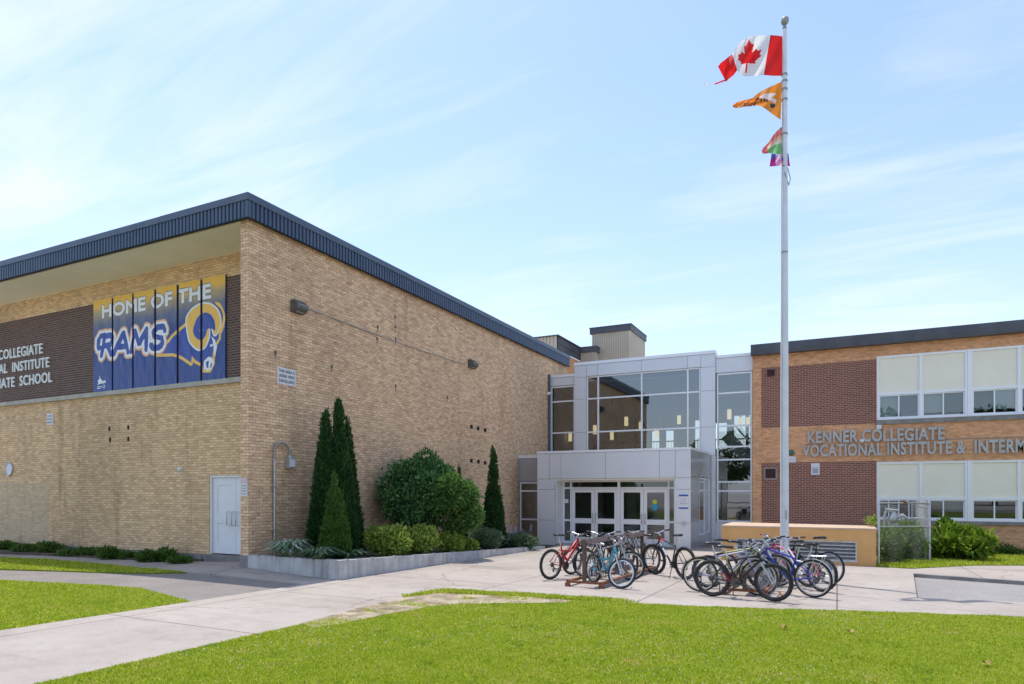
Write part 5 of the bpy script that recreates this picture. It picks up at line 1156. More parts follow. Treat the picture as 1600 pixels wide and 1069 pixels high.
# ------------------------------------------------------------------ flagpole and flags
fp = Vector((-1.06, 15.99, G(-1.06, 15.99))); PD = -fp.x*SA+fp.y*CA
pole_top = 12.08
t = thing('flagpole', 'tall white tapering flagpole rising from the bicycle rack', 'flagpole', tuple(fp))
mb = MB(); k_ = 14; mb.tube([(fp.x, fp.y, fp.z-.1)]+[(fp.x, fp.y, fp.z+(pole_top-fp.z)*i/k_) for i in range(1, k_+1)], [.094]+[.094-.046*(i/k_)**1.5 for i in range(1, k_+1)], 18); mb.build('shaft', M['pole'], t)
M['old_ball'] = noisy('weathered_finial', (.26, .27, .26), (.38, .38, .36), 20, .6, .3)
mb = MB(); mb.tube([(fp.x, fp.y, pole_top+z) for z in (0, .03, .06, .07, .12)], [.03, .045, .045, .025, .02], 10); bl = [(math.sin(a)*.085+.001, pole_top+.20-math.cos(a)*.10) for a in [i*PI/10 for i in range(11)]]
mb.tube([(fp.x+.015*i/10, fp.y, z) for i, (r, z) in enumerate(bl)], [r for r, z in bl], 14); mb.build('finial', M['old_ball'], t)
def ph(py): return atd(1230, py, PD).z
for zc_, nm in ((ph(117), 'band'), (ph(127), 'band'), (ph(140), 'band'), (ph(156), 'band'), (ph(210), 'band'), (ph(395), 'band')):
    mb = MB(); r = .052+.03*(1-(zc_-fp.z)/(pole_top-fp.z)); mb.tube([(fp.x, fp.y, zc_-.02), (fp.x, fp.y, zc_+.02)], r+.012, 14); mb.build(nm, M['conduit'], t)
right = Vector((CA, SA, 0)); fwd = Vector((-SA, CA, 0))
mb = MB(); o_ = -right*.075-fwd*.05
mb.tube([tuple(fp+o_+Vector((0, 0, 1.6))), tuple(Vector((fp.x, fp.y, ph(288)))+o_*1.2), tuple(Vector((fp.x, fp.y, ph(268)))+o_*1.0), tuple(Vector((fp.x, fp.y, ph(180)))+o_*.8), tuple(Vector((fp.x, fp.y, pole_top)))], .006, 5); mb.tube([tuple(Vector((fp.x, fp.y, ph(262)))+right*.07), tuple(Vector((fp.x, fp.y, ph(280)))+right*.12-fwd*.03), tuple(Vector((fp.x, fp.y, ph(290)))+right*.10), tuple(Vector((fp.x, fp.y, ph(272)))-right*.04-fwd*.1)], .010, 5); mb.build('halyard', M['conduit'], t)
mb = MB(); mb.bar(tuple(fp+Vector((0, 0, 1.35))-fwd*.10), tuple(fp+Vector((0, 0, 1.55))-fwd*.10), .02, .03); mb.build('cleat', M['steel'], t)
def cloth(name, cols, nx, ny, pick, mats, parent, wave=.07, waves=2.2, z=(1070, 20, 3.82), slack=0):
    """cols: (s, top, bottom) measured outlines of a flying flag; the cloth also billows in depth"""
    ss = [c[0] for c in cols]
    def cat(i, s):
        i = max(0, min(i, len(cols)-2)); f = (s-ss[i])/(ss[i+1]-ss[i]); f = f
        g_ = lambda k: [(cols[i][k][c]*(1-f)+cols[i+1][k][c]*f) for c in (0, 1)]
        return g_(1), g_(2)
    V = []; 
    for a in range(nx+1):
        s = a/nx; i = max(k for k in range(len(ss)) if ss[k] <= s+1e-9); tp, bt_ = cat(i, s)
        for b in range(ny+1):
            q = b/ny; zx = tp[0]*(1-q)+bt_[0]*q; zy = tp[1]*(1-q)+bt_[1]*q
            zy += slack*math.sin(PI*q)*math.sin(2*PI*s)
            dd = wave*math.sin(2*PI*waves*s+1.7*q)*min(1, s*4)+.6*wave*math.sin(2*PI*(waves*1.9*s-1.1*q)+1)*min(1, s*3)
            V.append(atd(z[0]+zx/z[2], z[1]+zy/z[2], PD+dd))
    mb = MB(); mb.v = [tuple(v) for v in V]
    for a in range(nx):
        for b in range(ny):
            mb.f.append((a*(ny+1)+b, (a+1)*(ny+1)+b, (a+1)*(ny+1)+b+1, a*(ny+1)+b+1)); mb.m.append(pick((a+.5)/nx, (b+.5)/ny)); mb.sm.append(True)
    return mb.build(name, mats, parent)
def clothmat(n, c, tr=.45):
    m = mat(n, c, .75); nt = m.node_tree; t = N(nt, 'ShaderNodeBsdfTranslucent'); t.inputs[0].default_value = (*c, 1); x = N(nt, 'ShaderNodeMixShader'); x.inputs[0].default_value = tr
    nt.links.new(bsdf(m).outputs[0], x.inputs[1]); nt.links.new(t.outputs[0], x.inputs[2]); nt.links.new(x.outputs[0], nt.nodes['Material Output'].inputs[0]); return m
f_red, f_white = clothmat('flag_red', (.72, .018, .018)), clothmat('flag_white', (.80, .80, .80))
half = [(0, .43), (.075, .285), (.135, .315), (.105, .09), (.205, .185), (.225, .125), (.335, .145), (.30, .03), (.355, -.005), (.205, -.13), (.225, -.195), (.022, -.165), (.022, -.40)]
leafp = half+[(-x, y) for x, y in half[::-1]]
def in_poly(p, x, y):
    c = False; n = len(p)
    for i in range(n):
        x1, y1 = p[i]; x2, y2 = p[(i+1) % n]
        if (y1 > y) != (y2 > y) and x < (x2-x1)*(y-y1)/(y2-y1)+x1: c = not c
    return c
def pick_ca(s, q):
    if s < .25 or s > .75: return 0
    return 0 if in_poly(leafp, (s-.5)*2.0*.97, (.5-q)*.98) else 1
def top_of(px, py): return tuple(atd(px, py, PD))
t = thing('national_flag', 'red and white maple leaf flag flying from the top of the pole', 'flag', top_of(1225, 118))
cloth('flag_cloth', [(0, (592, 143), (587, 376)), (.12, (553, 136), (530, 377)), (.25, (510, 133), (470, 372)), (.38, (446, 136), (415, 377)), (.5, (385, 140), (362, 381)), (.62, (335, 172), (330, 368)), (.70, (302, 215), (318, 350)), (.75, (284, 246), (313, 342)), (.86, (246, 275), (292, 372)), (.94, (212, 302), (262, 396)), (1, (198, 322), (246, 412))], 150, 76, pick_ca, [f_red, f_white], t, .085, 2.0)
zz3 = lambda a, b, d=0: tuple(atd(1070+a/3.82, 20+b/3.82, PD+d))
mb = MB()
rib = [(246, 402), (225, 408), (200, 418), (178, 426), (155, 431), (125, 424), (100, 412), (90, 400), (84, 378), (82, 355)]
for i in range(len(rib)-1):
    a, b = rib[i], rib[i+1]; w_ = 5-3.4*i/9
    if i == 3: continue
    mb.quad(zz3(a[0], a[1]-w_), zz3(b[0], b[1]-w_, .02), zz3(b[0], b[1]+w_, .05), zz3(a[0], a[1]+w_), 0 if i < 3 else 1)
mb.build('torn_ribbon', [f_red, f_white], t)
M['flag_rope'] = mat('white_rope', (.75, .75, .73), .8)
mb = MB(); mb.tube([zz3(594, 140), zz3(589, 378)], .014, 6); mb.build('hoist_rope', M['flag_rope'], t)
f_or, f_dk, f_pl = clothmat('flag_orange', (.80, .28, .035)), clothmat('flag_dark_print', (.05, .05, .07)), clothmat('flag_pale_print', (.80, .72, .72))
feather = [(.10, .30), (.30, .22), (.42, .30), (.36, .42), (.24, .52), (.12, .62), (.10, .50), (.2, .42)]
def pick_or(s, q):
    if in_poly(feather, s, q): return 2
    if .12 < s < .22 and .64 < q < .80 and (q-.64) < (s-.08)*1.6: return 1
    if .27 < s < .40 and .45 < q < .62 and int(s*60) % 3: return 1
    if .40 < s < .48 and .30 < q < .42: return 1
    return 0
t = thing('orange_flag', 'orange flag with pale and dark print twisting below the maple leaf flag', 'flag', top_of(1220, 187))
cloth('flag_cloth', [(0, (582, 410), (572, 640)), (.15, (535, 430), (530, 610)), (.3, (480, 455), (490, 580)), (.42, (430, 485), (455, 556)), (.5, (405, 510), (425, 552)), (.75, (350, 522), (352, 562)), (.92, (304, 537), (310, 570)), (1, (284, 552), (288, 564))], 90, 50, pick_or, [f_or, f_dk, f_pl], t, .10, 1.6)
# dark printing on the twisted tail
mb = MB()
for s_txt, x0, y0, k, ang in (('NEN', 352, 560, 34, 8), ('A', 410, 548, 30, 20)):
    vs, fs = text_tris(s_txt, 1, .02); xm = max(v[0] for v in vs)
    mb.add([zz3(x0+a*k, y0-b*k*.9-a*k*math.tan(math.radians(ang))*.3, -.16) for a, b, c in vs], fs)
mb.build('dark_print', f_dk, t)
bands = [clothmat('pride_'+n, c, .5) for n, c in (('rose', (.62, .16, .16)), ('peach', (.72, .40, .30)), ('pale', (.70, .66, .52)), ('green', (.22, .50, .22)), ('indigo', (.10, .11, .45)), ('magenta', (.50, .02, .26)), ('pink', (.80, .50, .68)), ('dark', (.08, .03, .04)))]
t = thing('rainbow_flag', 'small limp many coloured flag lowest on the pole', 'flag', top_of(1226, 262))
cloth('flag_cloth', [(0, (582, 678), (607, 850)), (.25, (556, 700), (580, 850)), (.5, (528, 730), (545, 842)), (.75, (500, 775), (505, 838)), (.92, (468, 805), (475, 842)), (1, (458, 825), (464, 838))], 40, 30, lambda s, q: (7 if q < .07 and s < .12 else 0 if q < .22 else 1 if q < .36 else 2 if q < .52 else 3) if s < .8 else 0, bands, t, .06, 1.2)
cloth('flag_fold', [(0, (618, 838), (628, 916)), (.45, (572, 850), (575, 912)), (.5, (566, 850), (570, 914)), (1, (518, 838), (506, 918))], 40, 20, lambda s, q: (4 if q < .5 else 5) if s < .42 else (6 if s < .72 else (4 if q < .42 else 5)), bands, t, .05, 1.4)

# ------------------------------------------------------------------ chain link enclosure beside the ochre box
fA = Vector((1.08, 20.75, 0)); fB = gp(1452, 877); fB = Vector((fB.x, fB.y, 0)); 
fa_l = gp(1369, 883)
fA = Vector((max(bx1+.09, fa_l.x), fa_l.y, 0))
fzA, fzB = G(fA.x, fA.y), G(fB.x, fB.y)
dB = -fB.x*SA+fB.y*CA; dA = -fA.x*SA+fA.y*CA
topA, topB = H-(786-CY)/F*dA, H-(786-CY)/F*dB; midA, midB = H-(823-CY)/F*dA, H-(823-CY)/F*dB
fence = thing('chain_link_fence', 'rusty edged chain link enclosure beside the ochre box', 'fence', (fA.x, fA.y, fzA))
def vpost(p, z0, z1, r=.032): q = MB(); q.tube([(p.x, p.y, z0-.1), (p.x, p.y, z1), (p.x, p.y, z1+.03)], [r, r, r*.5], 10); return q.build('post', M['galv'], fence)
vpost(fA, fzA, topA+.05); vpost(fB, fzB, topB+.05, .042); fC = Vector((fB.x, VR-.15, 0)); vpost(fB+Vector((-.09, .1, 0)), fzB, topB+.03, .03); vpost(fC, G(fC.x, fC.y), topB)
for (a, za, b, zb) in ((fA, topA, fB, topB), (fA, midA, fB, midB), (fB, topB, fC, topB)): q = MB(); q.tube([(a.x, a.y, za), (b.x, b.y, zb)], .022, 8); q.build('rail', M['galv'], fence)
def mesh_panel(a, z0a, z1a, b, z0b, z1b):
    q = MB(); Ld = (b-a).length; Hh = ((z1a-z0a)+(z1b-z0b))/2; stp = .062; k = int((Ld+Hh)/stp)
    def P(x, z): f = x/Ld; return Vector((a.x+(b.x-a.x)*f, a.y+(b.y-a.y)*f, (z0a*(1-f)+z0b*f)+z/Hh*((z1a-z0a)*(1-f)+(z1b-z0b)*f)))
    for i in range(k+1):
        c = i*stp
        x0, y0 = (c, 0) if c <= Ld else (Ld, c-Ld); x1, y1 = (c-Hh, Hh) if c >= Hh else (0, c)
        if abs(x0-x1) > .02: q.tube([P(x0, y0), P(x1, y1)], 0.0015, 3, smooth=False); q.tube([P(Ld-x0, y0), P(Ld-x1, y1)], .0015, 3, smooth=False)
    q.build('wire_mesh', M['wire'], fence)
mesh_panel(fA, fzA+.05, topA, fB, fzB+.05, topB); mesh_panel(fB, fzB+.05, topB, fC, fzB+.05, topB)
# loose wire hanging from the rail
q = MB(); a = Vector((fA.x, fA.y, topA)); b = Vector((fB.x, fB.y, topB))
q.tube([a.lerp(b, .48), a.lerp(b, .55)+Vector((0, 0, .05)), a.lerp(b, .66)+Vector((0, -.02, -.05)), a.lerp(b, .85)+Vector((0, -.02, -.14)), a.lerp(b, .97)+Vector((0, 0, -.18))], .014, 6); q.build('loose_wire', M['galv'], fence)
q = MB(); q.tube([a.lerp(b, .46)+Vector((0, -.02, .05)), a.lerp(b, .52)+Vector((0, -.02, .0))], .035, 7); q.build('rusty_clamp', M['rust'], fence)
# pipework and meter inside
mp0 = atv(1396, 806, 23.6); gm = thing('gas_meter', 'pale grey pipework and regulator inside the chain link fence', 'meter', (mp0.x, mp0.y, G(mp0.x, mp0.y)))
q = MB(); c = mp0; q.tube([(c.x-.24, c.y, G(c.x, c.y)), (c.x-.24, c.y, c.z+.0), (c.x-.20, c.y, c.z+.14), (c.x-.08, c.y, c.z+.16), (c.x, c.y, c.z+.1)], .04, 8); q.build('inlet_pipe', M['galv'], gm)
q = MB(); q.tube([(c.x-.10, c.y, c.z-.28), (c.x-.10, c.y, c.z-.22), (c.x-.02, c.y, c.z-.1), (c.x+.02, c.y, c.z+.02), (c.x, c.y, c.z+.14)], [.04, .11, .135, .11, .05], 14); q.build('regulator', M['steel'], gm)
q = MB(); q.tube([(c.x-.22, c.y-.02, c.z+.19), (c.x+.14, c.y-.02, c.z+.17)], [.045, .03], 8); q.build('valve', M['galv'], gm)
q = MB(); q.tube([(c.x+.1, c.y, c.z-.05), (c.x+.25, c.y, c.z+.02), (c.x+.38, c.y, c.z-.08), (c.x+.78, c.y, c.z-.07)], [.065, .06, .035, .025], 9); q.build('outlet_pipe', M['galv'], gm)
q = MB(); q.box(c.x-.12, c.x+.12, c.y-.1, c.y+.1, G(c.x, c.y), c.z-.24); q.build('stand', M['steel'], gm)
def bbox_blob(px0, px1, py0, py1, v, ry):
    c = atv((px0+px1)/2, (py0+py1)/2, v); Y = -c.x*SA+c.y*CA; return ((c.x, c.y, c.z), ((px1-px0)/2*Y/F, ry, (py1-py0)/2*Y/F))
shrub('tall_weeds', 'thick green weeds filling the chain link enclosure', 'weeds', [bbox_blob(1370, 1412, 826, 884, 22.4, .55), bbox_blob(1402, 1450, 824, 880, 23.6, .6), bbox_blob(1378, 1446, 814, 858, 24.6, .7)], LM['weed2'], 10000, .13, .05, None, 101, up=.7)
shrub('broad_leaf_bush', 'bright yellow green broad leaved bush right of the chain link fence', 'bush', [bbox_blob(1456, 1512, 822, 874, 24.6, .8), bbox_blob(1490, 1546, 826, 876, 24.4, .8), bbox_blob(1464, 1500, 817, 850, 24.8, .6)], LM['knot'], 3600, .23, .13, None, 111, up=.5)
shrub('wall_weeds', 'loose low weeds at the foot of the brick wall right of the bush', 'weeds', [bbox_blob(1545, 1590, 852, 872, 27.6, .4), bbox_blob(1580, 1640, 858, 874, 27.4, .4)], LM['weed'], 1500, .11, .04, None, 121, stem=False)
shrub('wall_weeds', 'few yellowing leaves poking above the ochre box by the fence post', 'weeds', [bbox_blob(1352, 1370, 806, 824, 21.6, .25)], LM['lime'], 160, .09, .04, None, 131, stem=False)

# ------------------------------------------------------------------ trees added out of view behind the viewer, for the reflections in the glass
def big_tree(x, y, hgt, R, seed, lab):
    t = thing('reflection_tree', lab, 'tree', (x, y, G(x, y)-.1), 0, 'trees added out of view, mirrored in the windows'); r = random.Random(seed)
    mb = MB(); mb.tube([(x, y, -.2), (x+.2, y, hgt*.3), (x, y+.2, hgt*.75)], [.3, .22, .08], 8)
    for i in range(6): a = i*1.1; mb.tube([(x+.1, y, hgt*.32+.3*i), (x+R*.6*math.cos(a), y+R*.6*math.sin(a), hgt*.55+.25*i)], [.1, .03], 5)
    mb.build('trunk', M['bark'], t); n = 3500; d = unit(n); q = (.6+.42*rng.random(n)**.5)*(1+.2*lump(d, seed, 4))
    P = d*q[:, None]*np.array([R, R, hgt*.36])+np.array([x, y, hgt*.64]); leaf_mesh('crown', P, d+rng.normal(size=(n, 3))*.8, .55, .35, LM['far'], t)
for i, (x, y, h_, R) in enumerate(((16, -34, 11, 4.6), (26, -30, 9, 4.0), (3, -40, 12, 5.0), (-14, -38, 10, 4.5), (38, -36, 12, 5))):
    big_tree(x, y, h_, R, 200+i, 'leafy tree added behind the viewer, seen only mirrored in the school glass')
# ------------------------------------------------------------------ bicycle racks
def rack(label, p0, p1, width, height, group, toprise=True):
    """p0 (near end) to p1 (far end): skids on the ground, end posts, a capped top rail and hanging hoops"""
    p0 = Vector(p0); p1 = Vector(p1); d = (p1-p0); L_ = d.length; d.normalize(); s = Vector((d.y, -d.x, 0))
    t = thing('bicycle_rack', label, 'bicycle rack', tuple(p0), 0, group); up = Vector((0, 0, 1))
    q = MB()
    for k in (-1, 1): q.bar(p0+s*k*width/2+up*.10, p1+s*k*width/2+up*.10, .07, .05)
    for e in (p0, p1, p0.lerp(p1, .5)): q.bar(e-s*(width/2-.035)+up*.10, e+s*(width/2-.035)+up*.10, .06, .045)
    q.build('base_frame', M['rust'], t)
    for e in (p0, p1):
        for k in (-1, 1): q = MB(); q.bar(e+s*k*width/2-up*.01, e+s*k*width/2+up*.074, .085, .085, up=(1, 0, 0)); q.build('foot', M['rust'], t)
    for e in (p0, p1, p0.lerp(p1, .5)): q = MB(); q.bar(e+up*.12, e+up*(height-.03), .065, .065, up=(1, 0, 0)); q.build('post', M['rackbar'], t)
    q = MB(); pr_ = [(-.10, height-.085), (.10, height-.085), (.03, height), (-.03, height)]
    a = p0-d*.03; b = p1+d*.03
    q.add([tuple(a+s*x+up*z) for x, z in pr_]+[tuple(b+s*x+up*z) for x, z in pr_], [(3, 2, 1, 0), (4, 5, 6, 7), (0, 1, 5, 4), (1, 2, 6, 5), (2, 3, 7, 6), (3, 0, 4, 7)]); q.build('top_rail', M['rackbar'], t)
    n = int(L_/.13); q = MB()
    for i in range(1, n):
        c = p0.lerp(p1, i/n); k = -1 if i % 2 else 1
        q.tube([c+up*(height-.1), c+s*k*.10+up*(height*.7), c+s*k*.14+up*(.4), c+s*k*.16+up*.12], .008, 5)
    q.build('bars', M['rackbar'], t)
    return t
# ------------------------------------------------------------------ bicycles
PM = {}
def paint(n, c, r=.3, metal=.1):
    if n not in PM: PM[n] = mat('paint_'+n, c, r, metal)
    return PM[n]
M['silver'] = mat('polished_alloy', (.62, .63, .65), .28, .85); M['chain'] = mat('oily_chain', (.10, .095, .09), .4, .7)
M['spoke'] = mat('spoke_steel', (.5, .5, .52), .3, .8); M['saddle'] = mat('saddle_vinyl', (.02, .02, .022), .38); M['reflector'] = mat('orange_reflector', (.75, .22, .02), .3)
BG = 'bicycles parked at the racks'
def bicycle(label, rear, front, r=.335, frame='black', fork='black', rim='black', style='mtb', second=None, saddle='saddle', lean=0, steer=0, extra=(), bar_h=1.02, seat_h=.93, tyre=.026, grips='black'):
    R_ = Vector(rear); Fp = Vector(front); d = Fp-R_; ang = math.atan2(d.y, d.x)
    t = bpy.data.objects.new('bicycle', None); COL.objects.link(t); t.empty_display_size = .2; ORG[t.name] = Vector((0, 0, 0)); tag(t, label, 'bicycle', BG)
    t['gap'] = 0; del t['gap']
    wb = 1.06*(r/.335)**.6; rn = random.Random(int(abs(rear[0])*1000+abs(front[1])*777))
    bbx, bbz = .43*(r/.335)**.5, .285*(r/.335)**.3
    ra, fa = Vector((0, 0, r)), Vector((wb, 0, r)); bb = Vector((bbx, 0, bbz))
    ht = Vector((wb-.245, 0, bar_h-.18)); hb = ht+Vector((.05, 0, -.125)); st_ = Vector((bbx-.145, 0, seat_h-.22)); sd_ = Vector((bbx-.195, 0, seat_h-.045))
    axis = (ht-hb).normalized()
    def steerf(p): return hb+Matrix.Rotation(steer, 3, axis)@(p-hb)
    fm, fk = PM[frame], PM[fork]; sm = PM[second] if second else fm
    # frame
    q = MB()
    q.tube([hb-axis*.02, ht+axis*.02], .021, 8)
    if style == 'step':
        q.tube([ht-axis*.03, Vector((bbx+.16, 0, bbz+.27)), bb+Vector((-.07, 0, .24))], .019, 8); q.tube([hb+axis*.02, Vector((bbx+.17, 0, bbz+.14)), bb], .022, 8)
    elif style == 'fs':
        q.tube([ht-axis*.02, Vector((bbx+.14, 0, bbz+.32)), st_+Vector((.03, 0, -.14))], [.025, .03, .02], 8); q.tube([hb+axis*.02, Vector((bbx+.22, 0, bbz+.26)), bb], .026, 8)
        q.tube([Vector((bbx+.1, 0, bbz+.30)), bb+Vector((.0, 0, .2))], .016, 6)
    else:
        q.tube([ht-axis*.03, st_+Vector((.0, 0, -.05))], .017, 8); q.tube([hb+axis*.02, bb], .022, 8)
    q.tube([bb, st_], .017, 8); q.tube([bb-Vector((0, .037, 0)), bb+Vector((0, .037, 0))], .024, 10)
    fo_ = q.build('frame', fm, t)
    q = MB()
    for s in (-1, 1):
        q.tube([bb+Vector((-.02, s*.03, 0)), Vector((.12, s*.055, r-.01)), ra+Vector((0, s*.065, 0))], .0105, 6)
        q.tube([st_+Vector((.015, s*.02, -.10)), Vector((.17, s*.05, r+.21)), ra+Vector((0, s*.065, 0))], .009, 6)
    q.build('rear_stays', sm, t)
    if 'decals' in extra:
        q = MB(); a_, b_2 = ht-axis*.03, st_+Vector((0, 0, -.05)); q.tube([a_, a_.lerp(b_2, .35)], .0195, 8); q.tube([hb, ht], .0235, 8); q.build('red_section', PM['red'], t)
        q = MB(); a_, b_2 = hb+axis*.02, bb; q.tube([a_.lerp(b_2, .08), a_.lerp(b_2, .22)], .0235, 8); q.tube([a_.lerp(b_2, .30), a_.lerp(b_2, .62)], .0235, 8); q.build('white_section', PM['white'], t)
    if style == 'fs': q = MB(); q.tube([st_+Vector((.02, 0, -.2)), bb+Vector((.06, 0, .13))], .028, 8); q.build('shock', PM['red'], t)
    # fork
    q = MB(); cr = hb-axis*.04
    q.tube([cr+Vector((0, -.065, 0)), cr+Vector((0, .065, 0))], .02, 6)
    for s in (-1, 1): q.tube([cr+Vector((0, s*.062, .01)), cr.lerp(fa, .55)+Vector((.01, s*.062, 0)), fa+Vector((0, s*.06, 0))], [.018, .016, .012], 7)
    q.xf(steerf); q.build('fork', fk, t)
    # bars
    q = MB(); stem = ht+axis*.05; bc = stem+Vector((.07, 0, .05)); bw = .31
    q.tube([ht, stem, bc], .016, 7); q.tube([bc+Vector((-.07, -bw, .03)), bc+Vector((-.02, -bw*.5, .03)), bc+Vector((0, -.06, 0)), bc+Vector((0, .06, 0)), bc+Vector((-.02, bw*.5, .03)), bc+Vector((-.07, bw, .03))], .013, 7)
    for s in (-1, 1): q.tube([bc+Vector((-.01, s*bw*.6, .03)), bc+Vector((.05, s*bw*.62, -.01)), bc+Vector((.03, s*bw*.9, -.02))], .006, 5)
    q.xf(steerf); hbm = q.build('handlebar', M['black'] if rim == 'black' else M['silver'], t)
    for s in (-1, 1): q = MB(); q.tube([bc+Vector((-.045, s*(bw-.12), .03)), bc+Vector((-.072, s*(bw+.005), .031))], .018, 8); q.xf(steerf); q.build('grip', M[grips] if grips in M else PM[grips], hbm)
    q = MB(); q.tube([bc+Vector((.0, .1, .02)), bc+Vector((.10, .13, -.05)), hb+Vector((.09, .06, -.02)), cr+Vector((.05, .05, -.06))], .004, 4); q.tube([bc+Vector((.0, -.1, .02)), bc+Vector((.13, -.10, -.06)), hb+Vector((.03, -.03, .05)), (hb+bb)/2+Vector((0, -.02, .03))], .004, 4); q.xf(steerf); q.build('cables', M['black'], t)
    # saddle
    q = MB(); q.tube([st_-Vector((0, 0, .04)), sd_], .0135, 8); q.build('seat_post', M['black'] if rim == 'black' else M['silver'], t)
    q = MB(); V = []; pr_ = [(-.13, .075, .015), (-.10, .085, .022), (-.02, .065, .018), (.05, .035, .008), (.13, .02, .0), (.15, .008, -.01)]
    for x, w_, z in pr_:
        for k in range(9): a = PI*k/8; V.append((sd_.x+x, math.cos(a)*w_, sd_.z+.02+z+math.sin(a)*.028))
        V.append((sd_.x+x, 0, sd_.z+.0+z*.5))
    fs = []
    for i in range(len(pr_)-1):
        for k in range(10): fs.append((i*10+k, i*10+(k+1) % 10, (i+1)*10+(k+1) % 10, (i+1)*10+k))
    fs += [tuple(range(10))[::-1], tuple(range(50, 60))]
    q.add(V, fs, 0, True); q.build('saddle', M['saddle'] if saddle == 'saddle' else PM[saddle], t)
    # wheels
    rm = M['silver'] if rim == 'silver' else (PM[rim] if rim in PM else M['black'])
    for c, fn, is_r in ((ra, None, True), (fa, steerf, False)):
        n = 36; circ = lambda rr, y=0: [c+Vector((rr*math.cos(2*PI*i/n), y, rr*math.sin(2*PI*i/n))) for i in range(n)]
        q = MB(); q.tube(circ(r-tyre), tyre, 8, True)
        if tyre > .025:
            for i in range(44):          # tread knobs
                a = 2*PI*i/44; e1 = Vector((math.cos(a), 0, math.sin(a))); k = (i % 2)*.016-.008; q.bar(c+e1*(r-.006)+Vector((0, k-.010, 0)), c+e1*(r-.006)+Vector((0, k+.010, 0)), .016, .012, up=tuple(e1))
        if fn: q.xf(fn)
        wh = MB(); rr = r-2*tyre
        W2 = []; 
        for y in (-.013, .013):
            W2.append(circ(rr+.006, y)); W2.append(circ(rr-.016, y))
        for i in range(n):
            j = (i+1) % n
            wh.add([W2[0][i], W2[0][j], W2[1][j], W2[1][i]], [(0, 1, 2, 3)]); wh.add([W2[2][i], W2[3][i], W2[3][j], W2[2][j]], [(0, 1, 2, 3)]); wh.add([W2[1][i], W2[1][j], W2[3][j], W2[3][i]], [(0, 1, 2, 3)]); wh.add([W2[0][i], W2[2][i], W2[2][j], W2[0][j]], [(0, 1, 2, 3)])
        hb_ = MB(); hb_.tube([c+Vector((0, -.055, 0)), c+Vector((0, -.02, 0)), c+Vector((0, .02, 0)), c+Vector((0, .055, 0))], [.022, .015, .015, .022], 8)
        if fn: wh.xf(fn); hb_.xf(fn)
        wo_ = wh.build('wheel', rm, t); q.build('tyre', M['rubber'], wo_); hb_.build('hub', M['silver'], wo_)
        sp_ = MB(); a0 = rn.random()
        for i in range(28):
            a = 2*PI*i/28+a0; b = a+(.35 if i % 2 else -.35); y = .03 if i % 4 < 2 else -.03
            sp_.tube([c+Vector((.018*math.cos(b), y, .018*math.sin(b))), c+Vector(((rr-.01)*math.cos(a), 0, (rr-.01)*math.sin(a)))], .0014, 3, smooth=False)
        if fn: sp_.xf(fn)
        sp_.build('spokes', M['spoke'], wo_)
        if is_r:
            cs = MB(); cs.tube([c+Vector((0, .04, 0)), c+Vector((0, .055, 0)), c+Vector((0, .07, 0))][::1], [.055, .04, .025], 14); cs.xf(lambda p: Vector((p.x, -p.y, p.z))); cs.build('cassette', M['chain'], wo_)
        elif 'reflector' in extra:
            e = MB(); a = -1.0; e.bar(c+Vector((.17*math.cos(a), -.012, .17*math.sin(a))), c+Vector((.26*math.cos(a), -.012, .26*math.sin(a))), .012, .03); e.xf(fn); e.build('reflector', M['reflector'], wo_)
    # crank, chain, derailleur
    q = MB(); y = -.05
    q.tube([bb+Vector((0, y-.003, 0)), bb+Vector((0, y+.003, 0))], .088, 22); q.build('chainring', M['chain'] if rim != 'silver' else M['silver'], t)
    ca_ = rn.uniform(-.6, .6); cv = Vector((math.cos(ca_)*.17, 0, math.sin(ca_)*.17)); q = MB(); q.tube([bb+Vector((0, -.07, 0)), bb+cv+Vector((0, -.075, 0))], .011, 6); q.tube([bb+Vector((0, .07, 0)), bb-cv+Vector((0, .075, 0))], .011, 6); q.tube([bb-Vector((0, .07, 0)), bb+Vector((0, .07, 0))], .011, 6); ck = q.build('crank', M['silver'] if rim == 'silver' else M['black'], t)
    for s, v in ((-1, cv), (1, -cv)): q = MB(); e = bb+v+Vector((0, s*.125, 0)); q.box(e.x-.045, e.x+.045, e.y-.045, e.y+.045, e.z-.011, e.z+.011); q.build('pedal', M['black'], ck)
    q = MB(); q.bar(bb+Vector((0, y, .085)), ra+Vector((0, y, .04)), .006, .009); q.bar(bb+Vector((0, y, -.085)), ra+Vector((.02, y, -.15)), .006, .009); q.bar(ra+Vector((.02, y, -.15)), ra+Vector((-.03, y, -.05)), .006, .009); q.build('chain', M['chain'], t)
    q = MB(); q.tube([ra+Vector((.01, y-.015, -.03)), ra+Vector((.035, y-.018, -.09)), ra+Vector((.02, y-.012, -.155))], [.018, .012, .02], 7); q.build('derailleur', M['black'], t)
    if 'kickstand' in extra: q = MB(); q.tube([bb+Vector((-.07, .05, -.01)), Vector((bbx-.10, .16, .02)), Vector((bbx-.06, .17, .01))], .009, 6); q.build('kickstand', M['black'], t)
    if 'rear_rack' in extra:
        q = MB(); zt_ = 2*r+.06
        for s in (-1, 1): q.tube([ra+Vector((0, s*.075, .02)), Vector((-.04, s*.07, zt_))], .006, 5); q.tube([ra+Vector((0, s*.075, .02)), Vector((-.2, s*.07, zt_))], .006, 5); q.tube([Vector((.17, s*.05, zt_)), Vector((-.22, s*.07, zt_+.01))], .006, 5)
        for x in (-.22, -.1, .03, .15): q.tube([Vector((x, -.065, zt_+.006)), Vector((x, .065, zt_+.006))], .005, 5)
        q.build('cargo_rack', M['silver'], t)
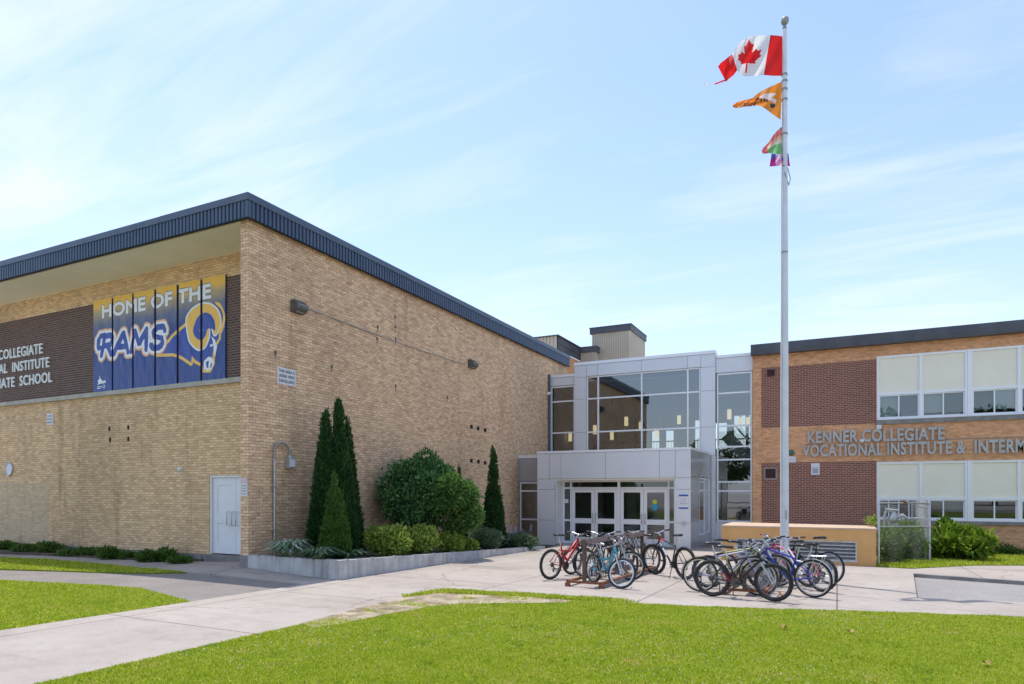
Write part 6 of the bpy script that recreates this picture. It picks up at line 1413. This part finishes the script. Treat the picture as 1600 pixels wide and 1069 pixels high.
    if 'fenders' in extra:
        for c, a0_, a1_, fn in ((ra, .25*PI, 1.05*PI, None), (fa, .15*PI, .85*PI, steerf)):
            q = MB(); k = 14; V = []
            for i in range(k+1):
                a = a0_+(a1_-a0_)*i/k
                for y_ in (-.03, 0, .03): V.append(c+Vector(((r+.018-(.008 if y_ else 0))*math.cos(a), y_, (r+.018-(.008 if y_ else 0))*math.sin(a))))
            q.add(V, [(i*3+j, i*3+j+1, i*3+j+4, i*3+j+3) for i in range(k) for j in (0, 1)], 0, True)
            if fn: q.xf(fn)
            q.build('mudguard', M['silver'] if 'silver_fenders' in extra else M['black'], t)
    if 'bag' in extra: q = MB(); q.box(bc.x-.02, bc.x+.16, -.13, .13, bc.z-.36, bc.z-.04); q.build('handlebar_bag', M['saddle'], t, bevel=.03)
    if 'spoke_guard' in extra:
        q = MB()
        for i in range(16): a = 2*PI*i/16; q.bar(ra+Vector((.05*math.cos(a), -.045, .05*math.sin(a))), ra+Vector((.2*math.cos(a), -.02, .2*math.sin(a))), .022, .003); 
        q.build('wheel_card', PM['white'], t)
    for e_ in extra:
        if e_.startswith('lock_'):
            q = MB(); c_ = fa if 'front' in e_ else ra; lc = c_+Vector((-(r-.06) if 'front' in e_ else (r-.06), 0, .05)); q.tube([lc+Vector((.10*math.cos(a), .07*math.sin(a), .07*math.sin(2*a))) for a in [i*PI/9 for i in range(18)]], .011, 6, True); q.build('cable_lock', PM[e_.split('_')[2]], t)
    slope = (G(Fp.x, Fp.y)-G(R_.x, R_.y))/max((Fp-R_).length, .1)
    t.rotation_euler = (lean, -math.atan(slope), ang); t.location = (R_.x, R_.y, G(R_.x, R_.y)+.002)
    return t
for n, c in (('black', (.018, .018, .020)), ('red', (.45, .02, .025)), ('teal', (.05, .36, .50)), ('white', (.75, .76, .78)), ('blue', (.03, .045, .38)), ('grey', (.16, .165, .18)), ('charcoal', (.05, .052, .058)), ('silver', (.52, .53, .56)), ('purple', (.16, .07, .24)), ('pink', (.55, .03, .12)), ('lilac', (.42, .40, .52)), ('olive', (.32, .36, .14)), ('palesaddle', (.42, .43, .44))): paint(n, c, .3, .5 if n == 'silver' else .1)
# racks: both lie roughly along the sight line
ra0 = gp(913, 918); ra1 = gp(1003, 891)
rack('brown steel bicycle rack on rusty skids near the entrance doors', (ra0.x, ra0.y, ra0.z), (ra1.x, ra1.y, ra1.z), .72, .96, 'bicycle racks')
rb0 = gp(1163, 931); rb1 = gp(1225, 893)
rack('rusty bicycle rack almost hidden under the bicycles around the flagpole', (rb0.x, rb0.y, rb0.z), (rb1.x-.3, rb1.y, rb1.z), .72, .46, 'bicycle racks')
def bk(label, rp, fp_, **k):
    a = gp(*rp); b = gp(*fp_); return bicycle(label, (a.x, a.y, a.z), (b.x, b.y, b.z), **k)
# left group
bk('red full suspension bicycle leftmost at the brown rack', (860, 906), (929, 899), r=.335, frame='red', second='red', fork='black', style='fs', rim='grey', seat_h=.98, bar_h=1.05, lean=.03)
bk('black bicycle behind the red one, front wheel in the rack', (893, 898), (958, 892), r=.33, frame='charcoal', fork='grey', rim='silver', lean=.04, seat_h=.92, extra=('fenders',))
bk('light blue step through bicycle with white saddle and silver fork', (927, 911), (987, 924), r=.305, frame='teal', fork='silver', rim='silver', style='step', saddle='white', lean=-.05, steer=.55, seat_h=.85, bar_h=.98, extra=('spoke_guard', 'lock_rear_black'))
bk('black white and red mountain bicycle facing left with big wheels', (1071, 906), (994, 893), r=.365, frame='black', fork='black', rim='charcoal', style='mtb', second='black', lean=-.02, steer=.2, seat_h=.98, bar_h=1.08, tyre=.030, extra=('kickstand', 'lock_front_black', 'decals'))
bk('dark bicycle deep in the brown rack carrying a black bar bag', (985, 900), (935, 891), r=.33, frame='charcoal', fork='black', rim='grey', lean=-.04, extra=('bag',), seat_h=.93)
bk('grey bicycle at the far end of the brown rack', (1018, 894), (958, 884), r=.33, frame='grey', fork='silver', rim='silver', lean=.05, seat_h=.9)
bk('silver bicycle wedged between the red and the light blue one', (915, 903), (965, 906), r=.32, frame='silver', fork='silver', rim='silver', lean=-.03, seat_h=.9, bar_h=1.0)
# right group
bk('black mountain bicycle in front of the flagpole with orange wheel reflector', (1113, 932), (1205, 940), r=.335, frame='black', fork='silver', rim='charcoal', second='charcoal', lean=.03, steer=-.1, seat_h=.93, bar_h=1.0, tyre=.029, extra=('reflector', 'kickstand', 'lock_rear_red'))
bk('bicycle with thin tyres and black mudguards left of the black mountain bicycle', (1094, 925), (1167, 930), r=.335, frame='lilac', fork='lilac', rim='silver', lean=.04, seat_h=.95, tyre=.021, extra=('fenders', 'kickstand'))
bk('olive green bicycle with knobbly tyres behind the leftmost pair', (1107, 919), (1178, 922), r=.33, frame='olive', fork='white', rim='grey', lean=.02, seat_h=.98, tyre=.029)
bk('lilac silver bicycle with high bars under the flagpole', (1130, 912), (1193, 916), r=.33, frame='silver', second='purple', fork='white', rim='silver', lean=-.03, bar_h=1.12, seat_h=.9, grips='pink', extra=('lock_front_teal',))
bk('blue bicycle with silver cargo rack and mudguards facing left', (1271, 934), (1196, 926), r=.345, frame='blue', fork='silver', rim='silver', lean=-.03, seat_h=.95, bar_h=1.05, tyre=.022, extra=('rear_rack', 'fenders', 'silver_fenders'))
bk('white and red step through bicycle behind the blue one', (1284, 925), (1212, 915), r=.335, frame='white', second='pink', fork='white', rim='silver', style='step', lean=.04, seat_h=.92, bar_h=1.05, tyre=.029)
bk('pink and dark bicycle with low saddle between the blue one and the pole', (1262, 917), (1197, 908), r=.33, frame='pink', second='charcoal', fork='white', rim='grey', lean=-.04, seat_h=.93)
bk('rearmost black bicycle on the right with thin rims', (1296, 913), (1222, 904), r=.345, frame='black', fork='black', rim='lilac', lean=.03, seat_h=.98, bar_h=1.0, tyre=.021)
